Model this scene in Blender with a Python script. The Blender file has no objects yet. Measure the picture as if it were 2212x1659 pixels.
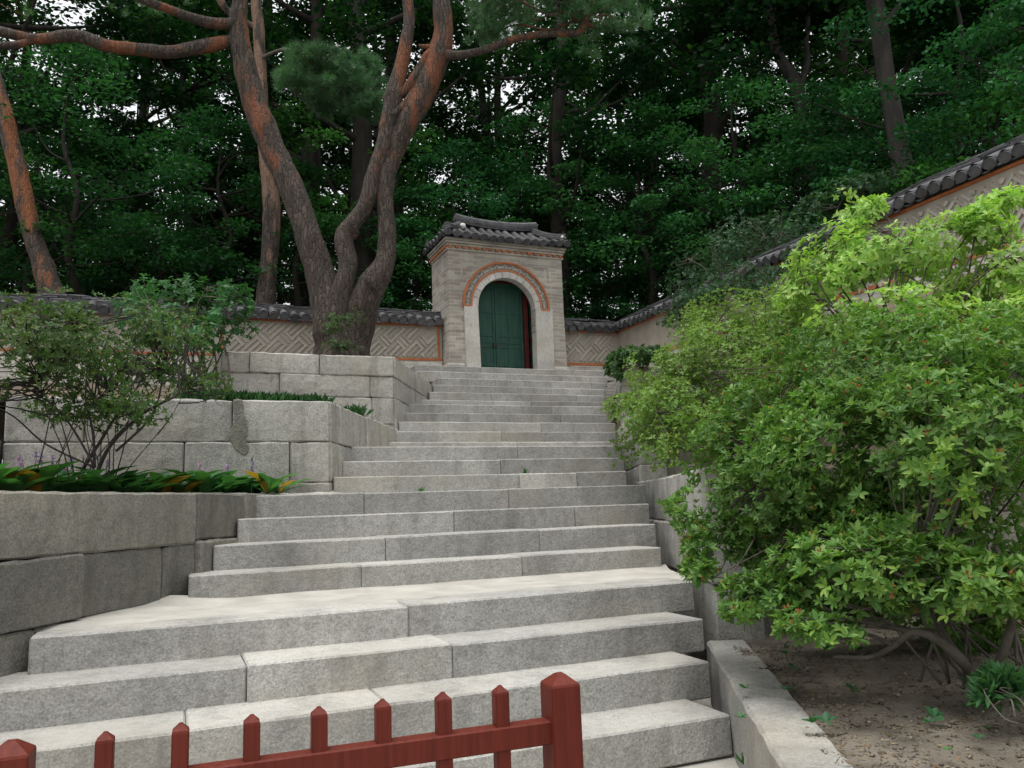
import bpy, bmesh, math, random
import numpy as np
from mathutils import Vector, Matrix, noise

# ------------------------------------------------------------------ camera, sky, sun, exposure
sc = bpy.context.scene
COL = sc.collection
PITCH, ROLL, EYE, FPX = .1494, .0354, 1.289, 1736.0      # measured on a 2212 x 1659 copy of the photograph
TH = math.radians(22.8)                                  # heading of the step edges
cF = np.array([0, math.cos(PITCH), math.sin(PITCH)])
cU0 = np.array([0, -math.sin(PITCH), math.cos(PITCH)])
cR0 = np.array([1., 0, 0])
cR = cR0*math.cos(ROLL) - cU0*math.sin(ROLL)
cU = cU0*math.cos(ROLL) + cR0*math.sin(ROLL)
cam_d = bpy.data.cameras.new('camera'); cam = bpy.data.objects.new('camera', cam_d); COL.objects.link(cam)
cam.matrix_world = Matrix(((cR[0], cU[0], -cF[0], 0), (cR[1], cU[1], -cF[1], 0), (cR[2], cU[2], -cF[2], EYE), (0, 0, 0, 1)))
cam_d.sensor_width = 36; cam_d.lens = FPX/2212*36; cam_d.clip_start = .05; cam_d.clip_end = 2000
sc.camera = cam

SUN_EL, SUN_AZ = math.radians(80), math.radians(212)     # azimuth: clockwise from +Y; behind and left of the camera
world = bpy.data.worlds.new('World'); sc.world = world; world.use_nodes = True
wn, wl = world.node_tree.nodes, world.node_tree.links
sky = wn.new('ShaderNodeTexSky'); sky.sky_type = 'NISHITA'; sky.sun_disc = False
sky.sun_elevation = SUN_EL; sky.sun_rotation = SUN_AZ; sky.dust_density = 8.0; sky.air_density = 1.0; sky.ozone_density = 1.0
hs = wn.new('ShaderNodeHueSaturation'); hs.inputs['Saturation'].default_value = .12
wl.new(sky.outputs[0], hs.inputs['Color'])
ov = wn.new('ShaderNodeMix'); ov.data_type = 'RGBA'; ov.inputs[0].default_value = .65      # thin even overcast over the blue
wl.new(hs.outputs[0], ov.inputs[6]); ov.inputs[7].default_value = (5.4, 5.55, 5.7, 1)
wl.new(ov.outputs[2], wn['Background'].inputs['Color'])
wn['Background'].inputs['Strength'].default_value = .15
sl = bpy.data.lights.new('sun', 'SUN'); sl.energy = 1.3; sl.angle = math.radians(30); sl.color = (1, .97, .92)
so = bpy.data.objects.new('sun', sl); COL.objects.link(so)
sd = Vector((math.sin(SUN_AZ)*math.cos(SUN_EL), math.cos(SUN_AZ)*math.cos(SUN_EL), math.sin(SUN_EL)))
so.rotation_euler = sd.to_track_quat('Z', 'Y').to_euler()
sc.view_settings.view_transform = 'Standard'; sc.view_settings.look = 'None'
sc.view_settings.exposure = 0.66; sc.view_settings.gamma = 1.0; sc.view_settings.use_curve_mapping = False
sc.render.engine = 'CYCLES'
sc.cycles.max_bounces = 8; sc.cycles.diffuse_bounces = 3; sc.cycles.glossy_bounces = 2; sc.cycles.transmission_bounces = 4
sc.cycles.use_denoising = True

# ------------------------------------------------------------------ measuring and placing
E2 = np.array([math.cos(TH), math.sin(TH), 0]); N2 = np.array([-math.sin(TH), math.cos(TH), 0])   # along / across the steps
def ray(px, py): return cF*FPX + cR*(px-1106) + cU*(829.5-py)
def at_y(px, py, y): d = ray(px, py); p = d*(y/d[1]); return np.array([p[0], p[1], p[2]+EYE])
def at_z(px, py, z): d = ray(px, py); p = d*((z-EYE)/d[2]); return np.array([p[0], p[1], z])
def at_d(px, py, D): d = ray(px, py); p = d*(D/(d@N2)); return np.array([p[0], p[1], p[2]+EYE])
def sd3(s, D, z): p = E2*s + N2*D; return np.array([p[0], p[1], z])

# ------------------------------------------------------------------ object helpers
def thing(name, label, cat, loc=(0, 0, 0), group=None):
    o = bpy.data.objects.new(name, None); o.location = loc; COL.objects.link(o)
    o.empty_display_size = .1
    tag(o, label, cat, group); return o
def tag(o, label=None, cat=None, group=None, kind=None):
    if label: o['label'] = label
    if cat: o['category'] = cat
    if group: o['group'] = group
    if kind: o['kind'] = kind
    return o
def link(name, me, mat=None, parent=None, kind=None):
    o = bpy.data.objects.new(name, me); COL.objects.link(o)
    if mat and len(me.materials) == 0: me.materials.append(mat)
    if parent:
        o.parent = parent
        if parent.parent is None: o.matrix_parent_inverse = Matrix.Translation(-parent.location)      # children keep world coordinates
    if kind: o['kind'] = kind
    return o
def copy_tree(src, loc, rz, sca=1.0):
    r = src.copy(); COL.objects.link(r); r.location = loc; r.rotation_euler = (0, 0, rz); r.scale = (sca,)*3
    for ch in src.children:
        c = ch.copy(); COL.objects.link(c); c.parent = r
        for g in ch.children:
            d = g.copy(); COL.objects.link(d); d.parent = c
    return r
def np_mesh(name, V, Q, smooth=False):
    V = np.asarray(V, np.float32); Q = np.asarray(Q, np.int32); k = Q.shape[1]
    me = bpy.data.meshes.new(name)
    me.vertices.add(len(V)); me.vertices.foreach_set('co', V.ravel())
    me.loops.add(Q.size); me.loops.foreach_set('vertex_index', Q.ravel())
    me.polygons.add(len(Q)); me.polygons.foreach_set('loop_start', np.arange(len(Q), dtype=np.int32)*k)
    if smooth: me.polygons.foreach_set('use_smooth', np.ones(len(Q), bool))
    me.update(calc_edges=True); return me
def py_mesh(name, V, F, smooth=False):
    me = bpy.data.meshes.new(name); me.from_pydata([tuple(map(float, v)) for v in V], [], F)
    if smooth: me.polygons.foreach_set('use_smooth', [True]*len(me.polygons))
    me.update(); return me
class MB:                                                        # gathers several pieces of one part
    def __init__(s): s.V = []; s.F = []
    def add(s, V, F):
        b = len(s.V); s.V += [tuple(map(float, v)) for v in V]; s.F += [tuple(i+b for i in f) for f in F]
    def mesh(s, name, smooth=False): return py_mesh(name, s.V, s.F, smooth)
BOXF = [(0, 3, 2, 1), (4, 5, 6, 7), (0, 1, 5, 4), (1, 2, 6, 5), (2, 3, 7, 6), (3, 0, 4, 7)]
def boxv(o, ax, ay, az, lx, ly, lz):
    o, ax, ay, az = map(np.asarray, (o, ax, ay, az))
    return [o+ax*x*lx+ay*y*ly+az*z*lz for z in (0, 1) for x, y in ((0, 0), (1, 0), (1, 1), (0, 1))]
ZZ = np.array([0, 0, 1.])
def chamfer_bar(A, B, up, side, h, d, ch, rng, step=.14, jit=.004, endch=True, rough=0.0):
    """A stone bar: A->B along its top front edge, h down, d back (side points into the stone); rough: hewn front face."""
    A, B = np.asarray(A, float), np.asarray(B, float); L = np.linalg.norm(B-A); ax = (B-A)/L
    n = max(2, int(L/step)); V = []; F = []
    prof = [(0, -ch), (ch, 0), (d-ch, 0), (d, -ch), (d, -h+ch), (d-ch, -h), (ch, -h), (0, -h+ch)]
    if rough: prof += [(0, -h*.68), (0, -h*.36)]
    m = len(prof); off = rng.random(3)*50
    ts = [0, ch] + [L*i/n for i in range(1, n)] + [L-ch, L] if endch else [L*i/n for i in range(n+1)]
    for i, t in enumerate(ts):
        end = endch and i in (0, len(ts)-1)
        for j, (y, z) in enumerate(prof):
            yy, zz = y, z
            if end: yy = min(max(y, ch), d-ch); zz = max(min(z, -ch), -h+ch)
            p = A+ax*t+side*yy+up*zz
            if not end: p = p+rng.normal(0, jit, 3)*np.array([.3, .6, 1])
            if rough:
                q = Vector(p*4+off); k = noise.noise(q)+.6*noise.noise(q*2.7)
                p = p+side*(-rough*k-(rough*.5 if j >= 8 else 0)) if y < d*.5 else p
                p = p+ax*(rough*.8*noise.noise(Vector((t*0+z*9, i, off[0])))) if end else p
            V.append(p)
    for i in range(len(ts)-1):
        for j in range(m):
            k = (j+1) % m; F.append((i*m+j, (i+1)*m+j, (i+1)*m+k, i*m+k))
    F.append(tuple(range(m))); F.append(tuple(range(len(ts)*m-1, (len(ts)-1)*m-1, -1)))
    return V, F
def smooth_path(P, R, sub=6):
    P = np.asarray(P, float); R = np.asarray(R, float); n = len(P); out = []; rr = []
    for i in range(n-1):
        p0, p1, p2, p3 = P[max(i-1, 0)], P[i], P[i+1], P[min(i+2, n-1)]
        for k in range(sub):
            t = k/sub
            out.append(.5*((2*p1)+(-p0+p2)*t+(2*p0-5*p1+4*p2-p3)*t*t+(-p0+3*p1-3*p2+p3)*t**3)); rr.append(R[i]*(1-t)+R[i+1]*t)
    out.append(P[-1]); rr.append(R[-1]); return np.array(out), np.array(rr)
def tube(mb, P, R, seg=10, sub=5, rough=0.0, freq=3.0, cap=True):
    P, R = smooth_path(P, R, sub) if sub > 1 else (np.asarray(P, float), np.asarray(R, float))
    T = np.gradient(P, axis=0); T /= np.linalg.norm(T, axis=1)[:, None]+1e-9
    u = np.cross(T[0], [0.31, .9, .2]); u /= np.linalg.norm(u); V = []; F = []
    for i in range(len(P)):
        u = u-T[i]*(u@T[i]); u /= np.linalg.norm(u)+1e-9; v = np.cross(T[i], u)
        for j in range(seg):
            a = 2*math.pi*j/seg; dirv = u*math.cos(a)+v*math.sin(a); r = R[i]
            if rough: q = P[i]+dirv*r; r *= 1+rough*(noise.noise(Vector(q*freq))+.5*noise.noise(Vector(q*freq*2.7)))
            V.append(P[i]+dirv*r)
    for i in range(len(P)-1):
        for j in range(seg):
            k = (j+1) % seg; F.append((i*seg+j, i*seg+k, (i+1)*seg+k, (i+1)*seg+j))
    if cap: F.append(tuple(range(seg-1, -1, -1))); F.append(tuple((len(P)-1)*seg+j for j in range(seg)))
    mb.add(V, F)

# ------------------------------------------------------------------ materials
def newmat(name):
    m = bpy.data.materials.new(name); m.use_nodes = True; nt = m.node_tree
    return m, nt.nodes, nt.links, nt.nodes['Principled BSDF']
def nd(N, t, **kw):
    n = N.new(t)
    for k, v in kw.items():
        if k in n.inputs: n.inputs[k].default_value = v
        else: setattr(n, k, v)
    return n
def ramp(N, L, src, stops):
    r = N.new('ShaderNodeValToRGB'); cr = r.color_ramp
    while len(cr.elements) < len(stops): cr.elements.new(.5)
    for e, (p, c) in zip(cr.elements, stops): e.position = p; e.color = (*c, 1) if len(c) == 3 else c
    L.new(src, r.inputs[0]); return r.outputs[0]
def mixc(N, L, f, a, b, mode='MIX'):
    m = N.new('ShaderNodeMix'); m.data_type = 'RGBA'; m.blend_type = mode
    for i, v in ((0, f), (6, a), (7, b)):
        if isinstance(v, (int, float)): m.inputs[i].default_value = v
        elif isinstance(v, tuple): m.inputs[i].default_value = (*v, 1)
        else: L.new(v, m.inputs[i])
    return m.outputs[2]
def coords(N, L, scale=(1, 1, 1), loc=None):
    tc = N.new('ShaderNodeTexCoord'); mp = N.new('ShaderNodeMapping'); mp.inputs['Scale'].default_value = scale
    L.new(tc.outputs['Object'], mp.inputs['Vector'])
    if loc: mp.inputs['Location'].default_value = loc
    return mp.outputs[0]
def noi(N, L, scale, detail=3, vec=None, rough=.55, dist=0):
    n = nd(N, 'ShaderNodeTexNoise', Scale=scale, Detail=detail, Roughness=rough, Distortion=dist)
    if vec is not None: L.new(vec, n.inputs['Vector'])
    return n.outputs['Fac']
def bump(N, L, B, h, strength=.4, dist=.01):
    b = nd(N, 'ShaderNodeBump', Strength=strength, Distance=dist); L.new(h, b.inputs['Height']); L.new(b.outputs[0], B.inputs['Normal'])
def addm(N, L, a, b, op='ADD'):
    m = N.new('ShaderNodeMath'); m.operation = op
    for i, v in enumerate((a, b)):
        if isinstance(v, (int, float)): m.inputs[i].default_value = v
        else: L.new(v, m.inputs[i])
    return m.outputs[0]
def mat_stone(name, dark, light, stain=(.16, .15, .13), stain_amt=.55, warm=(.36, .32, .25), bstr=.5, objvar=.25, dust=False):
    m, N, L, B = newmat(name); v = coords(N, L)
    sp = ramp(N, L, noi(N, L, 95, 2, v), [(.3, dark), (.62, light)])
    big = ramp(N, L, noi(N, L, 1.3, 5, v), [(.35, (.74,)*3), (.65, (1.08,)*3)])
    mid = ramp(N, L, noi(N, L, 22, 6, v, .7), [(.36, (.80,)*3), (.56, (1.04,)*3)]); big = mixc(N, L, 1.0, big, mid, 'MULTIPLY')
    c = mixc(N, L, 1.0, sp, big, 'MULTIPLY')
    wf = ramp(N, L, noi(N, L, .8, 4, coords(N, L, (1, 1, 1.6), (5, 2, 8))), [(.5, (0,)*3), (.75, (.55,)*3)])
    c = mixc(N, L, wf, c, warm)
    st = ramp(N, L, noi(N, L, 1.0, 5, coords(N, L, (5, 5, .9)), .65), [(.5, (0,)*3), (.72, (stain_amt,)*3)])
    c = mixc(N, L, st, c, stain)
    bl = ramp(N, L, noi(N, L, 7, 6, coords(N, L, (1, 1, 1), (3, 9, 1)), .7), [(.62, (0,)*3), (.7, (.5,)*3)])
    c = mixc(N, L, bl, c, stain)
    if dust:
        ge = N.new('ShaderNodeNewGeometry'); sz = N.new('ShaderNodeSeparateXYZ'); L.new(ge.outputs['True Normal'], sz.inputs[0])
        df = ramp(N, L, addm(N, L, addm(N, L, sz.outputs[2], noi(N, L, 2.5, 7, coords(N, L, (1, 1, 1), (1, 6, 2)), .65)), -.6), [(.80, (0,)*3), (1.0, (.5,)*3)])
        c = mixc(N, L, df, c, (.46, .44, .40))
    oi = N.new('ShaderNodeObjectInfo')
    ov = ramp(N, L, oi.outputs['Random'], [(0, (1-objvar,)*3), (1, (1+objvar*.5, 1+objvar*.46, 1+objvar*.4))])
    c = mixc(N, L, 1.0, c, ov, 'MULTIPLY')
    L.new(c, B.inputs['Base Color']); B.inputs['Roughness'].default_value = .85
    h = addm(N, L, noi(N, L, 55, 4, v), addm(N, L, noi(N, L, 9, 3, v), 1.5, 'MULTIPLY'))
    bump(N, L, B, h, bstr, .012); return m
def mat_plain(name, a, b, scale=8, rough=.8, bscale=40, bstr=.3, objvar=0.0, detail=4, map_scale=(1, 1, 1), bdist=.006, spec=.3):
    m, N, L, B = newmat(name); v = coords(N, L, map_scale)
    c = ramp(N, L, noi(N, L, scale, detail, v), [(.3, a), (.7, b)])
    if objvar:
        oi = N.new('ShaderNodeObjectInfo')
        c = mixc(N, L, 1.0, c, ramp(N, L, oi.outputs['Random'], [(0, (1-objvar,)*3), (1, (1+objvar,)*3)]), 'MULTIPLY')
    L.new(c, B.inputs['Base Color']); B.inputs['Roughness'].default_value = rough; B.inputs['Specular IOR Level'].default_value = spec
    bump(N, L, B, noi(N, L, bscale, 3, v), bstr, bdist); return m
def mat_leaf(name, cols, trans=.35, rough=.5, spec=.35, objvar=.2, clump=1.2):
    m, N, L, B = newmat(name)
    g = N.new('ShaderNodeNewGeometry')
    n = len(cols); c = ramp(N, L, g.outputs['Random Per Island'], [(i/(n-1) if n > 1 else 0, k) for i, k in enumerate(cols)])
    cl = ramp(N, L, noi(N, L, clump, 2, coords(N, L)), [(.35, (.72,)*3), (.65, (1.25,)*3)])
    c = mixc(N, L, 1.0, c, cl, 'MULTIPLY')
    if objvar:
        oi = N.new('ShaderNodeObjectInfo')
        c = mixc(N, L, 1.0, c, ramp(N, L, oi.outputs['Random'], [(0, (1-objvar*1.3, 1-objvar, 1-objvar*.5)), (.5, (1, 1, 1)), (1, (1+objvar*1.6, 1+objvar, 1-objvar*.3))]), 'MULTIPLY')
    L.new(c, B.inputs['Base Color']); B.inputs['Roughness'].default_value = rough; B.inputs['Specular IOR Level'].default_value = spec
    t = N.new('ShaderNodeBsdfTranslucent'); tcol = mixc(N, L, 1.0, c, (1.15, 1.25, .55), 'MULTIPLY'); L.new(tcol, t.inputs['Color'])
    mx = N.new('ShaderNodeMixShader'); mx.inputs[0].default_value = trans
    L.new(B.outputs[0], mx.inputs[1]); L.new(t.outputs[0], mx.inputs[2]); L.new(mx.outputs[0], N['Material Output'].inputs['Surface'])
    return m
M = {}
M['step'] = mat_stone('granite_step', (.27, .265, .245), (.44, .435, .41), stain_amt=.55, dust=True, objvar=.26)
M['wall'] = mat_stone('granite_wall', (.27, .262, .24), (.47, .46, .425), stain=(.11, .108, .085), stain_amt=.68)
M['darkwall'] = mat_stone('granite_dark', (.13, .127, .108), (.235, .225, .195), stain=(.08, .078, .06), stain_amt=.6)  # same granite, darker overall than the pale walls
M['post'] = mat_stone('granite_post', (.50, .48, .44), (.60, .58, .54), stain_amt=.2, objvar=.05, bstr=.25)
M['kerb'] = mat_stone('granite_kerb', (.19, .188, .172), (.32, .315, .295), stain_amt=.55)
M['sand'] = mat_plain('sandy_earth', (.34, .325, .29), (.46, .44, .395), 5, .95, 60, .5)
M['soil'] = mat_plain('dark_soil', (.07, .052, .037), (.19, .15, .11), 6, .95, 45, .9, bdist=.02)
M['gravel'] = mat_plain('litter_soil', (.055, .045, .035), (.26, .225, .18), 2.6, .95, 70, .9, bdist=.02, detail=12)
M['drift'] = mat_plain('drifted_sand', (.35, .33, .29), (.43, .41, .37), 5, .95, 60, .5)
M['forest_floor'] = mat_plain('forest_floor', (.03, .03, .018), (.07, .06, .035), 2, .95, 20, .8, bdist=.03)
M['tile'] = mat_plain('grey_clay_tile', (.045, .045, .05), (.10, .10, .105), 9, .62, 60, .4, objvar=.35)
M['mortar'] = mat_plain('lime_mortar', (.55, .53, .48), (.72, .70, .65), 10, .9)
M['plaster'] = mat_plain('aged_plaster', (.29, .26, .215), (.42, .38, .325), 3, .9, 30, .5, detail=6)
M['fret'] = mat_plain('fret_brick_grey', (.31, .285, .24), (.46, .43, .375), 14, .9, 50, .4, objvar=.18)
M['grey_brick'] = mat_plain('dark_grey_brick', (.12, .115, .105), (.20, .19, .175), 14, .9, 50, .4, objvar=.15)
M['patch'] = mat_plain('dark_mortar', (.12, .115, .095), (.22, .21, .18), 14, .95, 40, .8, bdist=.02)
M['orange'] = mat_plain('orange_brick', (.36, .11, .045), (.48, .17, .07), 9, .85, 50, .4, objvar=.12)
M['green'] = mat_plain('green_door_paint', (.013, .052, .038), (.027, .092, .064), 5, .55, 30, .25, map_scale=(3, 3, .6))
M['darkred'] = mat_plain('dark_red_paint', (.06, .010, .010), (.10, .017, .016), 6, .6)
M['iron'] = mat_plain('dark_iron', (.012, .012, .012), (.03, .03, .028), 20, .5)
M['red'] = mat_plain('red_brown_paint', (.085, .0125, .0065), (.135, .021, .011), 4, .58, 22, .5, map_scale=(14, 14, .7), spec=.22, bdist=.003, detail=8)
M['bark'] = mat_plain('dark_bark', (.014, .012, .010), (.036, .031, .026), 6, .95, 18, 1.0, map_scale=(1, 1, .25), bdist=.03)
M['greybark'] = mat_plain('grey_bark', (.026, .023, .021), (.062, .055, .050), 6, .95, 18, 1.0, map_scale=(1, 1, .25), bdist=.03)
M['twig'] = mat_plain('grey_twig', (.05, .042, .034), (.12, .104, .086), 12, .9, 60, .4)
M['litter'] = mat_leaf('dry_leaf', [(.12, .07, .04), (.24, .17, .10), (.07, .042, .026), (.33, .27, .19), (.05, .032, .02)], .15, .8, .1)
def mat_pine_bark(name, z0, z1, hue=(.205, .074, .034), lim=-.045):
    m, N, L, B = newmat(name)
    v = coords(N, L, (1, 1, .26))
    dn = N.new('ShaderNodeTexNoise'); dn.inputs['Scale'].default_value = 7; L.new(v, dn.inputs['Vector']); v = mixc(N, L, .12, v, dn.outputs['Color'])
    vo = nd(N, 'ShaderNodeTexVoronoi', Scale=26.0); vo.feature = 'F1'; L.new(v, vo.inputs['Vector'])
    ve = nd(N, 'ShaderNodeTexVoronoi', Scale=26.0); ve.feature = 'DISTANCE_TO_EDGE'; L.new(v, ve.inputs['Vector'])
    grey = mixc(N, L, ramp(N, L, vo.outputs['Color'], [(0, (0,)*3), (1, (1,)*3)]), (.028, .021, .016), (.098, .074, .058))
    orange = mixc(N, L, noi(N, L, 5, 4, coords(N, L, (1, 1, .4))), tuple(k*.55 for k in hue), tuple(k*1.15 for k in hue))
    tc = N.new('ShaderNodeTexCoord'); sx = N.new('ShaderNodeSeparateXYZ'); L.new(tc.outputs['Object'], sx.inputs[0])
    mr = nd(N, 'ShaderNodeMapRange'); mr.inputs[1].default_value = z0; mr.inputs[2].default_value = z1; mr.inputs[3].default_value = -.26; mr.inputs[4].default_value = lim
    L.new(sx.outputs[2], mr.inputs[0])
    f = ramp(N, L, addm(N, L, noi(N, L, 3.4, 4, coords(N, L, (1, 1, .28), (3, 1, 7))), mr.outputs[0]), [(.45, (0,)*3), (.56, (1,)*3)])
    c = mixc(N, L, f, grey, orange)
    crack = ramp(N, L, ve.outputs['Distance'], [(.0, (.45,)*3), (.10, (1,)*3)])
    crf = mixc(N, L, f, (1, 1, 1), (.25, .25, .25))
    c = mixc(N, L, crf, c, crack, 'MULTIPLY')
    L.new(c, B.inputs['Base Color']); B.inputs['Roughness'].default_value = .9
    h = addm(N, L, ramp(N, L, ve.outputs['Distance'], [(0, (0,)*3), (.12, (1,)*3)]), addm(N, L, noi(N, L, 24, 5, v), 2.0, 'MULTIPLY'))
    bump(N, L, B, h, .8, .02); return m
M['pine'] = mat_pine_bark('red_pine_bark', 4.8, 8.0)
M['pine2'] = mat_pine_bark('pale_pine_bark', 5.5, 8.5, (.24, .145, .10), .05)
M['pine3'] = mat_pine_bark('orange_pine_bark', 4.4, 6.2, (.26, .095, .036), .03)
def mat_brick(name, a, b, mortar):
    m, N, L, B = newmat(name); tc = N.new('ShaderNodeTexCoord')
    # brick courses run along the wall heading, whatever face: (heading distance, height)
    mp = N.new('ShaderNodeMapping'); mp.inputs['Rotation'].default_value = (0, 0, -TH); L.new(tc.outputs['Object'], mp.inputs[0])
    sx = N.new('ShaderNodeSeparateXYZ'); L.new(mp.outputs[0], sx.inputs[0]); cb = N.new('ShaderNodeCombineXYZ')
    L.new(addm(N, L, sx.outputs[0], sx.outputs[1]), cb.inputs[0]); L.new(sx.outputs[2], cb.inputs[1])
    br = nd(N, 'ShaderNodeTexBrick', Scale=1.0); br.inputs['Brick Width'].default_value = .27; br.inputs['Row Height'].default_value = .075; br.inputs['Mortar Size'].default_value = .007
    br.inputs['Color1'].default_value = (*a, 1); br.inputs['Color2'].default_value = (*b, 1); br.inputs['Mortar'].default_value = (*mortar, 1); L.new(cb.outputs[0], br.inputs['Vector'])
    big = ramp(N, L, noi(N, L, 1.7, 5, coords(N, L)), [(.3, (.72,)*3), (.7, (1.15,)*3)])
    c = mixc(N, L, 1.0, br.outputs['Color'], big, 'MULTIPLY')
    # red-brown weathered bricks here and there
    rf = ramp(N, L, noi(N, L, 2.2, 5, coords(N, L, (1.2, 1.2, 4), (7, 3, 2))), [(.52, (0,)*3), (.66, (.5,)*3)])
    c = mixc(N, L, rf, c, (.19, .135, .115))
    L.new(c, B.inputs['Base Color']); B.inputs['Roughness'].default_value = .9
    bump(N, L, B, addm(N, L, br.outputs['Fac'], -1.0, 'MULTIPLY'), .6, .01); return m
M['brick'] = mat_brick('grey_gate_brick', (.29, .265, .225), (.43, .40, .345), (.46, .43, .38))
M['base_brick'] = mat_brick('pale_base_brick', (.50, .48, .43), (.60, .58, .53), (.40, .37, .32))
# foliage
M['azalea'] = mat_leaf('azalea_leaf', [(.075, .175, .034), (.12, .25, .045), (.165, .30, .06), (.095, .21, .04), (.26, .37, .08)], .34, .5, .3)
M['azalea_bud'] = mat_leaf('azalea_seed_capsule', [(.22, .085, .03), (.30, .12, .04), (.17, .06, .03)], .1, .7, .2)
M['smallaz'] = mat_leaf('small_azalea_leaf', [(.115, .225, .05), (.175, .295, .06), (.215, .335, .075), (.13, .25, .055), (.22, .25, .065)], .35, .5, .35)
M['lime'] = mat_leaf('lime_leaf', [(.20, .40, .07), (.30, .50, .11), (.41, .55, .17), (.25, .45, .08)], .4, .5, .3)
M['maple'] = mat_leaf('maple_leaf', [(.022, .098, .036), (.038, .15, .05), (.058, .19, .058)], .3, .55, .18, objvar=.3)
M['maple_shade'] = mat_leaf('shaded_maple_leaf', [(.012, .056, .022), (.022, .088, .031), (.034, .115, .038)], .38, .55, .16, objvar=.3)  # darker copy of the maple leaf: shade of the left wood painted in
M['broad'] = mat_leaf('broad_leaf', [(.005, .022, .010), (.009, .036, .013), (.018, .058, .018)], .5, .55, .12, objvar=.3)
M['sapling'] = mat_leaf('sapling_leaf', [(.025, .10, .04), (.04, .135, .05), (.058, .165, .058)], .3, .5, .3)
M['airy'] = mat_leaf('sparse_azalea_leaf', [(.03, .085, .032), (.048, .115, .04), (.075, .145, .05), (.10, .125, .045)], .35, .5, .3)
M['climber'] = mat_leaf('climber_leaf', [(.03, .085, .036), (.05, .12, .05), (.075, .15, .06)], .35, .5, .3)
M['needle'] = mat_leaf('pine_needle', [(.05, .135, .058), (.07, .17, .07), (.095, .21, .085)], .2, .5, .3, objvar=.15)
M['hosta'] = mat_leaf('lily_leaf', [(.03, .12, .04), (.05, .17, .055), (.075, .21, .07)], .35, .4, .5, clump=3)
M['yellow'] = mat_leaf('yellowed_leaf', [(.32, .17, .03), (.40, .27, .05)], .3, .5, .3)
M['grass'] = mat_leaf('grass_blade', [(.03, .10, .035), (.05, .15, .05), (.07, .18, .06)], .3, .5, .3)
M['purple'] = mat_leaf('purple_flower', [(.36, .20, .52), (.45, .28, .60)], .3, .6, .2)

# ------------------------------------------------------------------ leaves
def unit(a): return a/(np.linalg.norm(a, axis=-1, keepdims=True)+1e-9)
def leaf_quads(P, D, Nn, Ln, W, fold=.25, six=True, curl=.06):
    """One small folded leaf per row: base P, direction D, rough normal Nn, length Ln, width W."""
    n = len(P); D = unit(D); S = unit(np.cross(D, Nn)); U = np.cross(S, D)
    Ln = np.broadcast_to(np.asarray(Ln, float), (n,))[:, None]; W = np.broadcast_to(np.asarray(W, float), (n,))[:, None]
    if six:
        t = [(0, 0, 0), (.38, .5, fold*.5), (.72, .40, fold*.4), (1, 0, -curl), (.72, -.40, fold*.4), (.38, -.5, fold*.5)]
        V = np.stack([P+D*Ln*a+S*W*b+U*(W*c if i != 3 else Ln*c) for i, (a, b, c) in enumerate(t)], 1).reshape(-1, 3)
        b = np.arange(n)[:, None]*6
        Q = np.concatenate([b+np.array([0, 3, 2, 1]), b+np.array([0, 5, 4, 3])], 0)
    else:
        t = [(0, 0, 0), (.5, .5, .1), (1, 0, -curl), (.5, -.5, .1)]
        V = np.stack([P+D*Ln*a+S*W*b_+U*W*c for a, b_, c in t], 1).reshape(-1, 3)
        Q = np.arange(n)[:, None]*4+np.array([0, 1, 2, 3])
    return V, Q
def rand_unit(rng, n): return unit(rng.normal(size=(n, 3)))
def ell_points(rng, ells, n, shell=.5, gap=0.0, gfreq=1.6, low=-.35):
    """Points spread through the outer part of a union of ellipsoids, with gaps."""
    ells = [(np.array(c, float), np.array(r, float)) for c, r in ells]
    w = np.array([(r[0]*r[1]+r[1]*r[2]+r[0]*r[2]) for c, r in ells]); w /= w.sum()
    P = []; A = []
    while len(P) < n:
        i = rng.choice(len(ells), p=w); c, r = ells[i]; d = rng.normal(size=3); d /= np.linalg.norm(d)
        if d[2] < low: continue
        rad = 1-shell*rng.random()**1.6
        p = c+d*r*rad*(1+.16*noise.noise(Vector(d*2.3+c)))
        if gap and noise.noise(Vector(p*gfreq)) < gap-.5: continue
        if any(j != i and np.linalg.norm((p-cj)/rj) < .45 for j, (cj, rj) in enumerate(ells)): continue
        P.append(p); A.append(d/r)
    return np.array(P), unit(np.array(A))
def rosettes(rng, C, A, k, Ln, W, tilt=.45, jit=.25, six=True, fold=.25):
    """k leaves around every centre C, opening along the axis A."""
    n = len(C); u = unit(np.cross(A, rng.normal(size=(n, 3)))); v = np.cross(A, u)
    ph = (np.arange(k)/k*2*np.pi)[None, :]+rng.random((n, 1))*6.28+rng.normal(0, .25, (n, k))
    tl = tilt+rng.normal(0, jit, (n, k))
    D = (u[:, None]*np.cos(ph)[..., None]+v[:, None]*np.sin(ph)[..., None])*np.cos(tl)[..., None]+A[:, None]*np.sin(tl)[..., None]
    P = np.repeat(C[:, None], k, 1); Nn = np.repeat(A[:, None], k, 1)+.2*rng.normal(size=(n, k, 3))
    ln = Ln*(.72+.45*rng.random((n, k)))*(.62+.75*rng.random((n, 1)))
    return leaf_quads(P.reshape(-1, 3), D.reshape(-1, 3), Nn.reshape(-1, 3), ln.ravel(), (W/Ln*ln).ravel(), fold, six)
def needle_tufts(rng, C, A, k, Ln, spread=.9):
    n = len(C); D = unit(np.repeat(A[:, None], k, 1)+spread*rng.normal(size=(n, k, 3))*.6).reshape(-1, 3)
    P = np.repeat(C, k, 0)+rng.normal(0, .02, (n*k, 3)); L_ = Ln*(.7+.5*rng.random(n*k))
    S = unit(np.cross(D, rng.normal(size=D.shape)))*.0045
    V = np.stack([P-S, P+S, P+D*L_[:, None]+[0, 0, -.01]], 1).reshape(-1, 3)
    return V, np.arange(n*k)[:, None]*3+np.array([0, 1, 2])
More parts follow.
